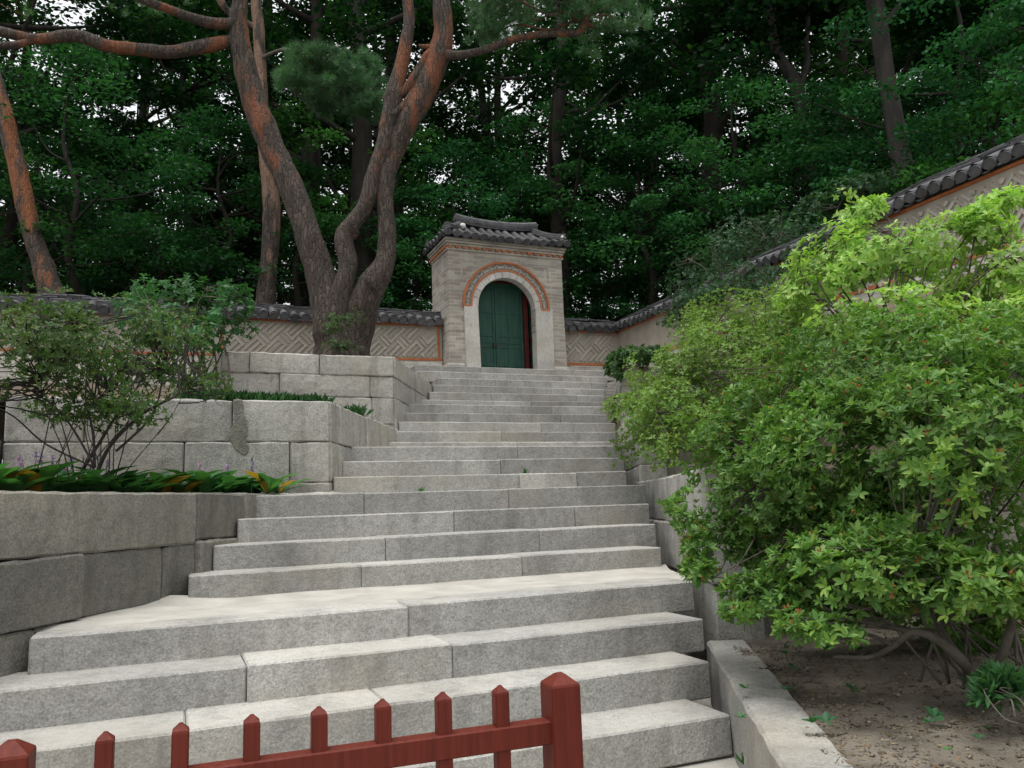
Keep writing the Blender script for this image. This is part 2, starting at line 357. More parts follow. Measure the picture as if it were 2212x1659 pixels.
def merge(parts):
    V = []; Q = []; b = 0
    for v, q in parts: V.append(v); Q.append(q+b); b += len(v)
    return np.concatenate(V), np.concatenate(Q)
def stems(mb, rng, base, targets, r0=.02, r1=.004, wob=.12, bow=.2, seg=6, spread=.15):
    """Curved stems from a base to each target; returns points along them."""
    out = []
    for t in targets:
        b = np.array(base)+rng.normal(0, spread, 3)*[1, 1, 0]; t = np.array(t); d = t-b
        m1 = b+d*.35+np.array([0, 0, -bow*np.linalg.norm(d)*.3])+rng.normal(0, wob, 3)*.6
        m2 = b+d*.7+rng.normal(0, wob, 3)*.7
        P = [b, m1, m2, t]; tube(mb, P, [r0, r0*.75, r0*.45, r1], seg, 5, 0)
        sp, _ = smooth_path(P, [1]*4, 8); out.append(sp[6:])
    return np.concatenate(out)
def twigs(mb, rng, nodes, targets, r=.004, seg=4):
    for t in targets:
        d = np.linalg.norm(nodes-t, axis=1); b = nodes[np.argmin(d*(1+.8*rng.random(len(d))))]
        m = (b+t)/2+rng.normal(0, .03, 3)*np.linalg.norm(t-b)*2
        tube(mb, [b, m, t], [r*1.5, r, r*.6], seg, 3, 0, cap=False)
# ================================================================== large structure
rng = np.random.default_rng(7)
# ------------------------------------------------------------------ ground and slopes
def sheet(name, V, F, mat, smooth=True): 
    o = link(name, py_mesh(name, V, F, smooth), mat); o['kind'] = 'structure'; return o
sheet('ground', [(-400, -400, -.03), (400, -400, -.03), (400, 400, -.03), (-400, 400, -.03)], [(0, 1, 2, 3)], M['sand'], False)
def hill_z(s, D):
    b = max(0, D-15.6); r = max(0, s-9.3)
    side = max(0., min(1, (D+4)/14))
    z = 4.15+.085*min(b, 45)+.10*min(r, 30)
    return z+.25*noise.noise(Vector((s*.15, D*.15, 0)))
def grid(name, ss, Ds, zf, mat, keep=lambda s, D: True):
    V = [sd3(s, D, zf(s, D)) for D in Ds for s in ss]; n = len(ss); F = []
    for i in range(len(Ds)-1):
        for j in range(n-1):
            if keep((ss[j]+ss[j+1])/2, (Ds[i]+Ds[i+1])/2): F.append((i*n+j, i*n+j+1, (i+1)*n+j+1, (i+1)*n+j))
    return sheet(name, V, F, mat)
grid('hillside', [-70, -50, -35, -25, -18, -12, -8, -4, 0, 4, 8, 9.25, 11, 14, 18, 24, 32, 45, 65], [-8, -4, 0, 4, 8, 12, 15.55, 17, 19, 22, 26, 30, 36, 44, 54, 70, 100],
     hill_z, M['forest_floor'], lambda s, D: D > 15.55 or s > 9.25)
# ------------------------------------------------------------------ the staircase
DS = {k: (3.61+.391*(k-1) if k < 5 else 5.85+.368*(k-5) if k < 9 else 7.93+.376*(k-9) if k < 12 else 10.25+.378*(k-12) if k < 17 else 12.52+.346*(k-17)) for k in range(1, 23)}
ZS = {k: (.18*k if k <= 8 else 1.44+.178*(k-8)) for k in range(0, 23)}
XL = {1: -2.5, 2: -2.5, 3: -2.5, 4: -2.46, 5: -2.18, 6: -2.17, 7: -2.14, 8: -2.14, 9: -1.76, 10: -1.77, 11: -1.76, 12: -1.70, 13: -1.64, 14: -1.61, 15: -1.60, 16: -1.58,
      17: -1.5, 18: -1.39, 19: -1.36, 20: -1.32, 21: -1.67, 22: -1.79}
XR = {1: 1.07, 2: 1.08, 3: 1.15, 4: 1.20, 5: 1.20, 6: 1.24, 7: 1.26, 8: 1.30, 9: 1.26, 10: 1.3, 11: 1.33, 12: 1.5, 13: 1.55, 14: 1.61, 15: 1.60, 16: 1.6,
      17: 1.62, 18: 1.68, 19: 1.75, 20: 1.82, 21: 1.92, 22: 2.12}
JO = {1: [.46, 1.5], 2: [1.1, 2.0], 3: [1.22, 2.3], 4: [1.95], 5: [1.15, 2.4], 6: [1.25, 2.55], 7: [1.75, 2.9], 8: [.9, 2.25], 9: [2.15, 2.9], 10: [1.9, 3.1],
      11: [2.1, 3.3], 12: [1.9], 13: [1.6, 3.2], 14: [2.2, 3.9], 15: [2.55, 4.0], 16: [2.4, 3.6], 17: [2.1], 18: [1.2, 3.0], 19: [2.3, 3.8], 20: [1.1, 3.1], 21: [1.7, 3.3], 22: [1.3, 2.8, 4.5]}
stairs = thing('stone_staircase', 'broad flight of worn pale granite steps climbing to the arched gate', 'staircase', sd3(1.5, 3.6, 0))
def s_at_x(x, D): return (x+math.sin(TH)*D)/math.cos(TH)
for k in range(1, 23):
    D = DS[k]; s0, s1 = s_at_x(XL[k], D), s_at_x(XR[k], D)
    nxt = DS.get(k+1, D+.5); dep = min(nxt-D, .40)+.10
    if k == 4: dep = .36
    if k in (8, 11, 16): dep = .42
    if k == 22: dep = .6
    cuts = [s0]+[s0+j*(s1-s0)/max(3.4, s1-s0) if s1-s0 > 3.4 else s0+j*(s1-s0)/3.6 for j in JO[k] if j < (s1-s0)-.3]+[s1]
    for i in range(len(cuts)-1):
        dz = rng.normal(0, .003); dD = rng.normal(0, .005); g = .0012
        A = sd3(cuts[i]+g, D+dD, ZS[k]+dz); Bq = sd3(cuts[i+1]-g, D+dD+rng.normal(0, .005), ZS[k]+dz+rng.normal(0, .003))
        V, F = chamfer_bar(A, Bq, ZZ, N2, ZS[k]-ZS[k-1]+.02, dep, .0095, rng, step=.2, jit=.0012)
        link('step_block', py_mesh('step_block', V, F), M['step'], stairs)
def landing(s0a, s1a, D0, s0b, s1b, D1, z, seed):
    n, m = 26, 10; V = []; F = []
    for i in range(m+1):
        t = i/m; D = D0+(D1-D0)*t; a = s0a+(s0b-s0a)*t; b = s1a+(s1b-s1a)*t
        for j in range(n+1):
            s = a+(b-a)*j/n
            edge = .03*max(0, 1-abs(t-1)*6)+.03*max(0, 1-(j/n)*9)
            V.append(sd3(s, D, z+edge+.008*noise.noise(Vector((s*2, D*2, seed)))+.004*noise.noise(Vector((s*9, D*9, seed)))-(.02 if i == 0 else 0)))
    for i in range(m):
        for j in range(n): b = i*(n+1)+j; F.append((b, b+1, b+n+2, b+n+1))
    link('sandy_landing', py_mesh('sandy_landing', V, F, True), M['sand'], stairs)
landing(s_at_x(-2.75, 4.98), s_at_x(1.24, 4.98), 4.99, s_at_x(-2.3, 5.9), s_at_x(1.24, 5.9), 5.9, .722, 1)
landing(s_at_x(-2.3, 7.2), s_at_x(1.24, 7.2), 7.25, s_at_x(-1.85, 8.0), s_at_x(1.3, 8.0), 8.0, 1.436, 2)
landing(s_at_x(-1.85, 9.0), s_at_x(1.34, 9.0), 9.0, s_at_x(-1.75, 10.3), s_at_x(1.55, 10.3), 10.32, 1.97, 3)
landing(s_at_x(-1.7, 12.1), s_at_x(1.6, 12.1), 12.1, s_at_x(-1.5, 12.6), s_at_x(1.7, 12.6), 12.6, 2.862, 4)
# ------------------------------------------------------------------ retaining walls of the terraces
def wall_blocks(root, A, B, zs, joints, mat, seed, depth=.32, jit=.012, name='stone_block', drop=None):
    """Courses of rough blocks on the plan line A->B, visible face on the right-hand side when walking A->B reversed (towards the viewer)."""
    r = np.random.default_rng(seed); A = np.array([*A, 0.]); B = np.array([*B, 0.]); L = np.linalg.norm(B-A); ax = (B-A)/L
    inn = np.array([-ax[1], ax[0], 0])                                  # into the bank
    for c in range(len(zs)-1):
        cuts = [0]+[j*L for j in joints[c]]+[L]
        for i in range(len(cuts)-1):
            f = r.normal(0, jit); g = .0015+.003*r.random(); gz = .002+.004*r.random(); tilt = r.normal(0, .004)
            a = A+ax*(cuts[i]+g)+inn*f; b = A+ax*(cuts[i+1]-g)+inn*(f+r.normal(0, .008))
            a[2] = zs[c+1]-gz+tilt; b[2] = zs[c+1]-gz-tilt
            if drop: a[2] += drop(cuts[i]/L, c); b[2] += drop(cuts[i+1]/L, c)
            V, F = chamfer_bar(a, b, ZZ, inn, zs[c+1]-zs[c]-gz*1.2, depth, .014, r, step=.09, jit=.003, rough=.008)
            link(name, py_mesh(name, V, F), mat, root)
def fill(root, pts, z0, z1, name='wall_core'):
    n = len(pts); V = [(*p, z0) for p in pts]+[(*p, z1) for p in pts]; F = [tuple(range(n-1, -1, -1)), tuple(range(n, 2*n))]+[(i, (i+1) % n, n+(i+1) % n, n+i) for i in range(n)]
    link(name, py_mesh(name, V, F), M['soil'], root)
xy = lambda p: (float(p[0]), float(p[1]))
e2, n2 = E2[:2], N2[:2]
# left: the lowest, dark wall along the stairs
T0 = [np.array(p) for p in ((-2.95, 2.0), (-2.62, 4.0), (-2.24, 5.7), (-2.0, 7.86))]
w0 = thing('retaining_wall', 'long dark granite wall beside the lower steps, under the yellowing lilies', 'retaining wall', (-2.4, 5.0, 0))
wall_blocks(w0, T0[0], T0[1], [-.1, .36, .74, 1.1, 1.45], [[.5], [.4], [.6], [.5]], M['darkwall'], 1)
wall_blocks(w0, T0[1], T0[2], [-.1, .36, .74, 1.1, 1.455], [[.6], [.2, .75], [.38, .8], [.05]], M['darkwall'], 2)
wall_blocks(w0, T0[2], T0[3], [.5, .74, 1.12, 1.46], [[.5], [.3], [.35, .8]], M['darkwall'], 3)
def inset(p, d): return tuple(np.array(p)+d)
# left: the middle pale wall
C1 = np.array([-1.80, 7.86]); L1p = C1-e2*2.75; B1 = np.array([-1.60, 11.2])
w1 = thing('retaining_wall', 'pale two-tone granite wall of the middle terrace with purple flowers before it', 'retaining wall', (*C1, 1.44))
wall_blocks(w1, L1p, C1, [1.30, 1.57, 1.965, 2.37], [[.3, .7], [.27, .52, .86], [.22, .67]], M['wall'], 11)
wall_blocks(w1, C1+(B1-C1)*.008, B1, [1.36, 1.57, 1.965, 2.37], [[.5], [.12, .45], [.1, .42]], M['wall'], 12)
# quoin ends: the front courses end at the corner; short return stones fill it
wall_blocks(w1, L1p-e2*1.6-n2*.25, L1p-n2*.12, [1.3, 1.62, 2.0], [[.5], [.35]], M['darkwall'], 13)
pp = [(503, 863), (524, 864), (527, 890), (533, 908), (535, 924), (536, 940), (530, 948), (538, 968), (528, 984), (508, 972), (500, 956), (492, 944), (497, 930), (503, 918), (507, 900)]
pp = smooth_path(np.array([(*p, 0.) for p in pp+pp[:1]]), [1]*(len(pp)+1), 4)[0][:-1]; pp = [(x+3.5*noise.noise(Vector((x*.13, y*.13, 2))), y+3.5*noise.noise(Vector((x*.13, y*.13, 9)))) for x, y, _ in pp]
Vp = [at_d(x, y, 7.93-.006) for x, y in pp]+[at_d(x+(x-512)*-.12, y+(y-920)*-.05, 7.93-.012) for x, y in pp]; n = len(pp)
link('mortar_patch', py_mesh('mortar_patch', Vp, [tuple(range(n, 2*n))]+[(i, (i+1) % n, n+(i+1) % n, n+i) for i in range(n)]), M['patch'], w1)
# left: the upper wall
C2 = np.array([-1.66, 11.15]); L2p = C2-e2*2.28; B2 = np.array([-1.33, 14.6])
w2 = thing('retaining_wall', 'upper granite block wall at the foot of the forked pine, three courses high', 'retaining wall', (*C2, 2.4))
wall_blocks(w2, L2p, C2, [2.30, 2.46, 2.83, 3.13, 3.41], [[.4], [.5, .86], [.32, .85], [.15, .55]], M['wall'], 21)
wall_blocks(w2, C2+(B2-C2)*.008, B2, [2.36, 2.83, 3.13, 3.42], [[.4], [.2, .6], [.3]], M['wall'], 22)
e0 = L2p-e2*.02
wall_blocks(w2, np.array(e0)-e2*.42+n2*.75, e0, [2.3, 2.83, 3.12, 3.40], [[.5], [], []], M['wall'], 23, drop=lambda t, c: -.30*(1-t))
# right: mirrored walls beside the stairs
R0c, R0e = np.array([1.30, 5.60]), np.array([1.41, 9.55])
v0 = thing('retaining_wall', 'granite wall right of the lower steps, half buried under the big azalea', 'retaining wall', (*R0c, .36))
wall_blocks(v0, R0e, R0c+np.array([.0, .0]), [.20, .70, 1.10, 1.50], [[.5], [.35, .75], [.55]], M['wall'], 31)
wall_blocks(v0, R0c+e2*.33*0+np.array([.0, .0])+e2*.34, R0c+e2*3.2, [.22, .70, 1.10, 1.48], [[.16, .55], [.3, .7], [.4]], M['darkwall'], 32)
R1c, R1e = np.array([1.46, 9.40]), np.array([1.63, 13.0])
v1 = thing('retaining_wall', 'granite wall right of the middle steps, showing through the small-leaved azalea', 'retaining wall', (*R1c, 1.4))
wall_blocks(v1, R1e, R1c, [1.4, 1.70, 2.04, 2.38], [[.5], [.3, .7], [.5]], M['wall'], 33)
wall_blocks(v1, R1c+e2*.34, R1c+e2*2.2, [1.3, 1.70, 2.04, 2.38], [[.4], [.5], [.3]], M['wall'], 34)
R2c, R2e = np.array([1.72, 12.75]), np.array([2.12, 16.2])
v2 = thing('retaining_wall', 'granite block wall with ivy at the right of the uppermost steps', 'retaining wall', (*R2c, 2.4))
wall_blocks(v2, R2e, R2c, [2.4, 2.76, 3.12, 3.45], [[.4], [.3, .7], [.5]], M['wall'], 35)
wall_blocks(v2, R2c+e2*.34, R2c+e2*2.2, [2.3, 2.76, 3.12, 3.45], [[.4], [.5], [.42]], M['wall'], 36)
# right: low kerb along the soil bed
kb = thing('stone_kerb', 'low flat granite kerb edging the bare soil bed, bottom right', 'kerb', (1.2, 4.0, 0))
ka, kb2 = np.array([1.235, 5.50]), np.array([.66, 1.0])
wall_blocks(kb, ka, kb2, [-.1, .364], [[.62]], M['kerb'], 41, depth=.25, name='kerb_stone')
# ------------------------------------------------------------------ earth of the terraces
def poly_bed(name, pts, z, mat, amp=.02, sub=5):
    bm = bmesh.new(); vs = [bm.verts.new((*p, z)) for p in pts]; bm.faces.new(vs)
    bmesh.ops.triangulate(bm, faces=bm.faces[:]); bmesh.ops.subdivide_edges(bm, edges=bm.edges[:], cuts=sub, use_grid_fill=True)
    for v in bm.verts: v.co.z += amp*noise.noise(v.co*1.7)+amp*.5*noise.noise(v.co*6)
    me = bpy.data.meshes.new(name); bm.to_mesh(me); bm.free(); o = link(name, me, mat); o['kind'] = 'structure'
IN = np.array([-.06, .05])
poly_bed('terrace_soil', [T0[0]+[-.1, 0], T0[1]+[-.1, 0], T0[2]+[-.1, 0], T0[3]+[-.1, .1], C1+n2*.1, L1p+n2*.1, (-7, 6.0), (-7, 1.5)], 1.42, M['soil'])
poly_bed('terrace_soil', [C1+n2*.1+[-.1, 0], B1+[-.08, 0], C2+n2*.15, L2p+n2*.15, L2p+n2*2.5-e2*1.0, L1p+n2*1.5-e2*3, L1p+n2*.1-e2*3, L1p+n2*.1], 2.335, M['soil'])
poly_bed('terrace_soil', [C2+n2*.12+[-.08, 0], B2+[-.08, 0], xy(sd3(3.4, 15.4, 0)), xy(sd3(.2, 15.4, 0)), L2p+n2*.9-e2*.3, L2p+n2*.12], 3.37, M['soil'])
# rising earth at the left, from the middle terrace up to the tiled wall
def zl(s, D):
    t = max(0., min(1, (D-9.2)/5.8)); return 2.25+(3.55-2.25)*t+.05*noise.noise(Vector((s, D, 3)))
grid('left_bank', [-9, -7, -5, -4, -3, -2, -1.2, -.4, .3], [8.08, 9, 10, 11, 12, 13, 14, 15.0, 15.5], lambda s, D: zl(s, D) if D > 7.9 else 1.38, M['soil'])
def zr(s, D):
    st = 3.40 if D > 11.6 else 2.34 if D > 8.2 else 1.45
    lo = st; hi = 3.9; x0 = s_at_x(1.6, D)
    t = max(0., min(1, (s-x0-.8)/max(.5, 9.0-x0-.8))); return lo+(hi-lo)*t*t*(3-2*t)+.06*noise.noise(Vector((s, D, 5)))
Dr = [4.75, 5.2, 6.0, 7.0, 8.0, 8.19, 8.25, 8.6, 9.4, 10.4, 11.4, 11.55, 11.65, 12.5, 13.5, 14.5, 15.4]
V = []; F = []; nn = 12
for D in Dr:
    x0 = 1.42 if D < 8.2 else 1.66 if D < 11.6 else 1.9+.07*(D-11.6)
    sA = max(s_at_x(x0, D), 3.45 if D < 5.2 else -9)
    for j in range(nn): s = sA+(9.0-sA)*j/(nn-1); V.append(sd3(s, D, zr(s, D)-(.0)))
for i in range(len(Dr)-1):
    for j in range(nn-1): F.append((i*nn+j, i*nn+j+1, (i+1)*nn+j+1, (i+1)*nn+j))
sheet('right_bank', V, F, M['soil'])
SOILZ = .352
V = []; F = []; ys = np.linspace(-1.5, 5.75, 60); xs = np.linspace(0, 1, 60)
for y in ys:
    xa = 1.235+.15+(y-5.5)*.128
    for t in xs:
        x = xa+(8-xa)*t**1.3; V.append((x, y, SOILZ+.09*max(0, x-1.6)+.028*noise.noise(Vector((x*2.1, y*2.1, 1)))+.012*noise.noise(Vector((x*8, y*8, 1)))))
n = len(xs)
for i in range(len(ys)-1):
    for j in range(n-1): F.append((i*n+j, i*n+j+1, (i+1)*n+j+1, (i+1)*n+j))
sheet('soil_bed', V, F, M['gravel'])
# paved platform before the gate
pl = thing('gate_platform', 'narrow stone platform between the top step and the arched gate', 'platform', sd3(6.2, 14.9, 3.7))
for i, (a, b) in enumerate(((3.75, 5.0), (5.0, 6.35), (6.35, 7.4), (7.4, 8.3))):
    V, F = chamfer_bar(sd3(a+.004, 14.85, 3.925), sd3(b-.004, 14.85, 3.925), ZZ, N2, .2, .62, .01, rng); link('paving_slab', py_mesh('paving_slab', V, F), M['step'], pl)

# ------------------------------------------------------------------ the tiled garden walls
unit_box = py_mesh('fret_brick', boxv((-.5, -.5, -.5), (1, 0, 0), (0, 1, 0), (0, 0, 1), 1, 1, 1), BOXF); unit_box.materials.append(M['fret'])
def placed(name, me, parent, mat4):
    o = bpy.data.objects.new(name, me); COL.objects.link(o); o.parent = parent
    o.matrix_parent_inverse = Matrix.Translation(-parent.location); o.matrix_basis = mat4; return o
def basis(o, ax, ay, az): return Matrix(((ax[0], ay[0], az[0], o[0]), (ax[1], ay[1], az[1], o[1]), (ax[2], ay[2], az[2], o[2]), (0, 0, 0, 1)))
def make_eave_tile(r=.078, L=.36):
    V = []; F = []; m = 8
    for y, rr in ((0, r), (.02, r*1.02), (L, r*.86)):
        for j in range(m+1): a = math.pi*j/m; V.append((math.cos(a)*rr, y, math.sin(a)*rr))
    for i in range(2):
        for j in range(m): F.append((i*(m+1)+j, i*(m+1)+j+1, (i+1)*(m+1)+j+1, (i+1)*(m+1)+j))
    b = len(V)                                                        # the round end disc, a little proud, full circle
    for y in (-.022, 0.004):
        for j in range(14): a = 2*math.pi*j/14; V.append((math.cos(a)*r*1.10, y, math.sin(a)*r*.92-.012))
    F.append(tuple(range(b+13, b-1, -1)))
    for j in range(14): k = (j+1) % 14; F.append((b+j, b+k, b+14+k, b+14+j))
    me = py_mesh('eave_tile', V, F); me.materials.append(M['tile']); return me
def make_pan_tile(w=.10, L=.36):
    V = []; F = []; m = 5
    for y in (0, L):
        for zz in (0, -.018):
            for j in range(m+1): t = j/m*2-1; V.append((t*w, y, -.045*(1-t*t)+zz))
    n = m+1
    for j in range(m): F += [(j, j+1, 2*n+j+1, 2*n+j), (n+j, 3*n+j, 3*n+j+1, n+j+1), (j, n+j, n+j+1, j+1)]
    me = py_mesh('pan_tile', V, F); me.materials.append(M['tile']); return me
eave_me, pan_me = make_eave_tile(), make_pan_tile()
ridge_mes = []
for q in range(4):
    V, F = chamfer_bar((0, 0, 0), (.34, 0, 0), ZZ, np.array([0, 1., 0]), .028, .19, .006, np.random.default_rng(q), step=.1, jit=.004)
    me = py_mesh('ridge_tile', V, F); me.materials.append(M['tile']); ridge_mes.append(me)
def tiled_wall(root, P0, P1, z_top0, z_top1, inward, skip=lambda t: False, r=np.random.default_rng(5), coping=True):
    """P0->P1: plan line of the visible face; inward: unit vector pointing into the wall (away from the viewer)."""
    P0 = np.array([*P0, 0.]); P1 = np.array([*P1, 0.]); L = np.linalg.norm(P1-P0); ax = (P1-P0)/L; inw = np.array([*inward, 0.]); n = int(L/.187)
    sag = lambda t: .03*math.sin(t*23)+.02*math.sin(t*57+1)
    hand = 1 if np.cross(ax, inw)[2] > 0 else -1
    for i in range(n):
        t = (i+.5)/n; zt = z_top0+(z_top1-z_top0)*t+sag(t)*.5
        if skip(t): continue
        pit = .42+r.normal(0, .05); yv = inw*math.cos(pit)+ZZ*math.sin(pit); zv = -inw*math.sin(pit)+ZZ*math.cos(pit)
        rot = r.normal(0, .05); xv = ax*hand; yv2 = yv*math.cos(rot)+xv*math.sin(rot); xv2 = np.cross(yv2, zv)
        o = P0+ax*L*t-inw*(.17+r.normal(0, .012))+ZZ*(zt-.30+r.normal(0, .01)); placed('eave_tile', eave_me, root, basis(o, xv2, yv2, zv))
        o = P0+ax*L*(t+.5/n)-inw*.135+ZZ*(zt-.315+r.normal(0, .008)); placed('pan_tile', pan_me, root, basis(o, xv, yv, zv))
    if not coping: return
    for c in range(4):
        x = -r.random()*.2
        while x < L-.05:
            l = .30+.1*r.random(); t = min(1, max(0, x/L)); t2 = min(1, max(0, (x+l)/L)); z = z_top0+(z_top1-z_top0)*t+sag(t)*.5-.115+c*.032
            z2 = z_top0+(z_top1-z_top0)*t2+sag(t2)*.5-.115+c*.032
            if not skip(t):
                d = ax*l+ZZ*(z2-z+r.normal(0, .007)); d /= np.linalg.norm(d)
                if hand > 0: o = P0+ax*x+inw*(.06+c*.012+r.normal(0, .012))+ZZ*z; placed('ridge_tile', r.choice(ridge_mes), root, basis(o, d*l/.35, inw, ZZ))
                else: o = P0+ax*(x+l)+inw*(.06+c*.012+r.normal(0, .012))+ZZ*z2; placed('ridge_tile', r.choice(ridge_mes), root, basis(o, -d*l/.35, inw, ZZ))
            x += l
def solid(root, name, P0, P1, inward, th, z0a, z0b, z1a, z1b, mat, out=0.0, rough=0):
    P0 = np.array([*P0, 0.]); P1 = np.array([*P1, 0.]); inw = np.array([*inward, 0.]); o = -inw*out
    V = [P0+o+ZZ*z0a, P1+o+ZZ*z0b, P1+inw*th+ZZ*z0b, P0+inw*th+ZZ*z0a, P0+o+ZZ*z1a, P1+o+ZZ*z1b, P1+inw*th+ZZ*z1b, P0+inw*th+ZZ*z1a]
    return link(name, py_mesh(name, V, BOXF), mat, root)
def fret(root, P0, P1, inward, u0, u1, z0f, z1f, cell=.30, bars=3, seed=3, out=.012):
    """Diagonal basket-weave strips of brick standing proud of the plaster, clipped to the panel."""
    P0 = np.array([*P0, 0.]); P1 = np.array([*P1, 0.]); L = np.linalg.norm(P1-P0); ax = (P1-P0)/L; inw = np.array([*inward, 0.]); r = np.random.default_rng(seed); cnt = 0
    c45 = math.sqrt(.5); nU = int((u1-u0)/cell)+6
    for i in range(-nU, nU):
        for j in range(-nU, nU):
            hor = (i+j) % 2 == 0
            for b in range(bars):
                f = (b+.5)/bars
                if hor: a = np.array([i-.30, j+f]); e = np.array([i+1.30, j+f])
                else: a = np.array([i+f, j+.06]); e = np.array([i+f, j+.94])
                if (b == 1 and hor): a[0] += .22; e[0] -= .22
                w = lambda p: np.array([(p[0]-p[1])*c45, (p[0]+p[1])*c45])*cell+np.array([(u0+u1)/2, (z0f(.5)+z1f(.5))/2])
                A, B_ = w(a), w(e); d = B_-A
                lo, hi = 0., 1.                                     # clip against the panel
                for (p, q, s) in ((A[0]-u0-.03, d[0], 1), (u1-.03-A[0], -d[0], 1), (A[1]-z0f(.5)-.035, d[1], 1), (z1f(.5)-.03-A[1], -d[1], 1)):
                    if abs(q) < 1e-9:
                        if p < 0: hi = -1
                    elif q > 0: lo = max(lo, -p/q)
                    else: hi = min(hi, -p/q)
                if hi-lo < .15: continue
                A2, B2_ = A+d*lo, A+d*hi; l = np.linalg.norm(B2_-A2)
                if l < .06: continue
                mid = (A2+B2_)/2; ti = (mid[0]-u0)/(u1-u0); dz = (z0f(ti)-z0f(.5))
                dd = (B2_-A2)/l; X = ax*dd[0]+ZZ*dd[1]; Zv = -inw; Y = np.cross(Zv, X)
                o = P0+ax*mid[0]+ZZ*(mid[1]+dz)-inw*(out*.5+r.normal(0, .0025))
                placed('fret_brick', unit_box, root, basis(o, X*l, Y*(.040+r.normal(0, .003)), Zv*(.03))); cnt += 1
    return cnt
GD, WD = 14.9, 15.33
P = lambda s, D: xy(sd3(s, D, 0))
zt = lambda s: 5.15+(s+2.8)*(5.30-5.15)/7.6
lw = thing('tiled_garden_wall', 'long plastered garden wall with grey roof tiles left of the gate', 'garden wall', sd3(1.0, WD, 3.4))
SL0, SL1 = -5.5, 4.93
solid(lw, 'plaster_face', P(SL0, WD), P(SL1, WD), n2, .42, 4.13, 4.26, zt(SL0)-.36, zt(SL1)-.36, M['plaster'])
solid(lw, 'wall_head', P(SL0, WD), P(SL1, WD), n2, .42, zt(SL0)-.34, zt(SL1)-.34, zt(SL0)-.12, zt(SL1)-.12, M['tile'], out=-.03)
solid(lw, 'eave_band', P(SL0, WD), P(SL1, WD), n2, .05, zt(SL0)-.37, zt(SL1)-.37, zt(SL0)-.325, zt(SL1)-.325, M['orange'], out=.035)
solid(lw, 'base_band', P(SL0, WD), P(SL1, WD), n2, .05, 4.075, 4.225, 4.12, 4.27, M['orange'], out=.02)
for sv in (.72, .02, 4.86): solid(lw, 'upright_band', P(sv-.02, WD), P(sv+.02, WD), n2, .03, 4.13+(sv+2.8)*.018, 4.13+(sv+2.8)*.018, zt(sv)-.39, zt(sv)-.39, M['orange'], out=.018)
solid(lw, 'base_course', P(SL0, WD), P(SL1, WD), n2, .45, 3.0, 3.0, 4.07, 4.22, M['base_brick'], out=.012)
tiled_wall(lw, P(SL0, WD), P(SL1, WD), zt(SL0), zt(SL1), n2)
zb = lambda u0: (lambda t: 4.14+(u0+2.8)*.018)
wl0 = P(0, WD)
fret(lw, wl0, P(1, WD), n2, .76, 4.82, lambda t: 4.19+t*.075, lambda t: 4.86+t*.05, .27, seed=1)
n3 = fret(lw, wl0, P(1, WD), n2, -3.6, -.05, lambda t: 4.115+t*.06, lambda t: 4.74+t*.06, .27, seed=2)
SR0, SR1 = 7.53, 9.06
rw = thing('tiled_garden_wall', 'short lattice-patterned garden wall right of the gate under grey tiles', 'garden wall', sd3(8.3, WD, 3.8))
solid(rw, 'plaster_face', P(SR0, WD), P(SR1, WD), n2, .42, 4.26, 4.30, 5.02, 5.03, M['plaster'])
solid(rw, 'wall_head', P(SR0, WD), P(SR1+.3, WD), n2, .42, 5.03, 5.04, 5.22, 5.22, M['tile'], out=-.03)
solid(rw, 'eave_band', P(SR0, WD), P(SR1, WD), n2, .05, 4.98, 4.99, 5.035, 5.045, M['orange'], out=.035)
solid(rw, 'base_band', P(SR0, WD), P(SR1, WD), n2, .05, 4.235, 4.255, 4.285, 4.305, M['orange'], out=.02)
solid(rw, 'base_course', P(SR0, WD), P(SR1, WD), n2, .45, 3.0, 3.0, 4.23, 4.25, M['base_brick'], out=.012)
tiled_wall(rw, P(SR0, WD), P(SR1-.1, WD), 5.33, 5.36, n2)
fret(rw, P(0, WD), P(1, WD), n2, SR0+.08, SR1-.12, lambda t: 4.30, lambda t: 4.96, .27, seed=3)
lg = thing('tiled_garden_wall', 'tall plastered side wall with tiled coping running down behind the right-hand shrubs', 'garden wall', sd3(9.06, 9.0, 3.0))
Q0, Q1 = WD+.1, 1.0                                                   # from the corner towards the viewer
solid(lg, 'plaster_face', P(9.06, Q0), P(9.06, Q1), e2, .42, 4.30, 3.98, 5.02, 5.06, M['plaster'])
solid(lg, 'wall_head', P(9.06, Q0), P(9.06, Q1), e2, .42, 5.03, 5.07, 5.25, 5.32, M['tile'], out=-.03)
solid(lg, 'eave_band', P(9.06, Q0), P(9.06, Q1), e2, .05, 5.005, 5.045, 5.045, 5.085, M['orange'], out=.035)
solid(lg, 'base_band', P(9.06, Q0), P(9.06, Q1), e2, .05, 4.27, 3.99, 4.32, 4.05, M['orange'], out=.02)
solid(lg, 'base_course', P(9.06, Q0), P(9.06, Q1), e2, .45, -.3, -.3, 4.26, 3.985, M['base_brick'], out=.012)
tiled_wall(lg, P(9.06, Q0-.1), P(9.06, Q1), 5.36, 5.46, e2)
def fret_side(u0, u1, seed): fret(lg, P(9.06, 12), P(9.06, 11), e2, u0, u1, lambda t: 4.10, lambda t: 4.98, .27, seed=seed)
solid(lg, 'upright_band', P(9.06, 8.86), P(9.06, 8.82), e2, .03, 4.07, 4.07, 5.0, 5.0, M['orange'], out=.018)
solid(lg, 'upright_band', P(9.06, 4.9), P(9.06, 4.86), e2, .03, 4.03, 4.03, 5.0, 5.0, M['orange'], out=.018)
fret_side(3.22, 7.05, 4)

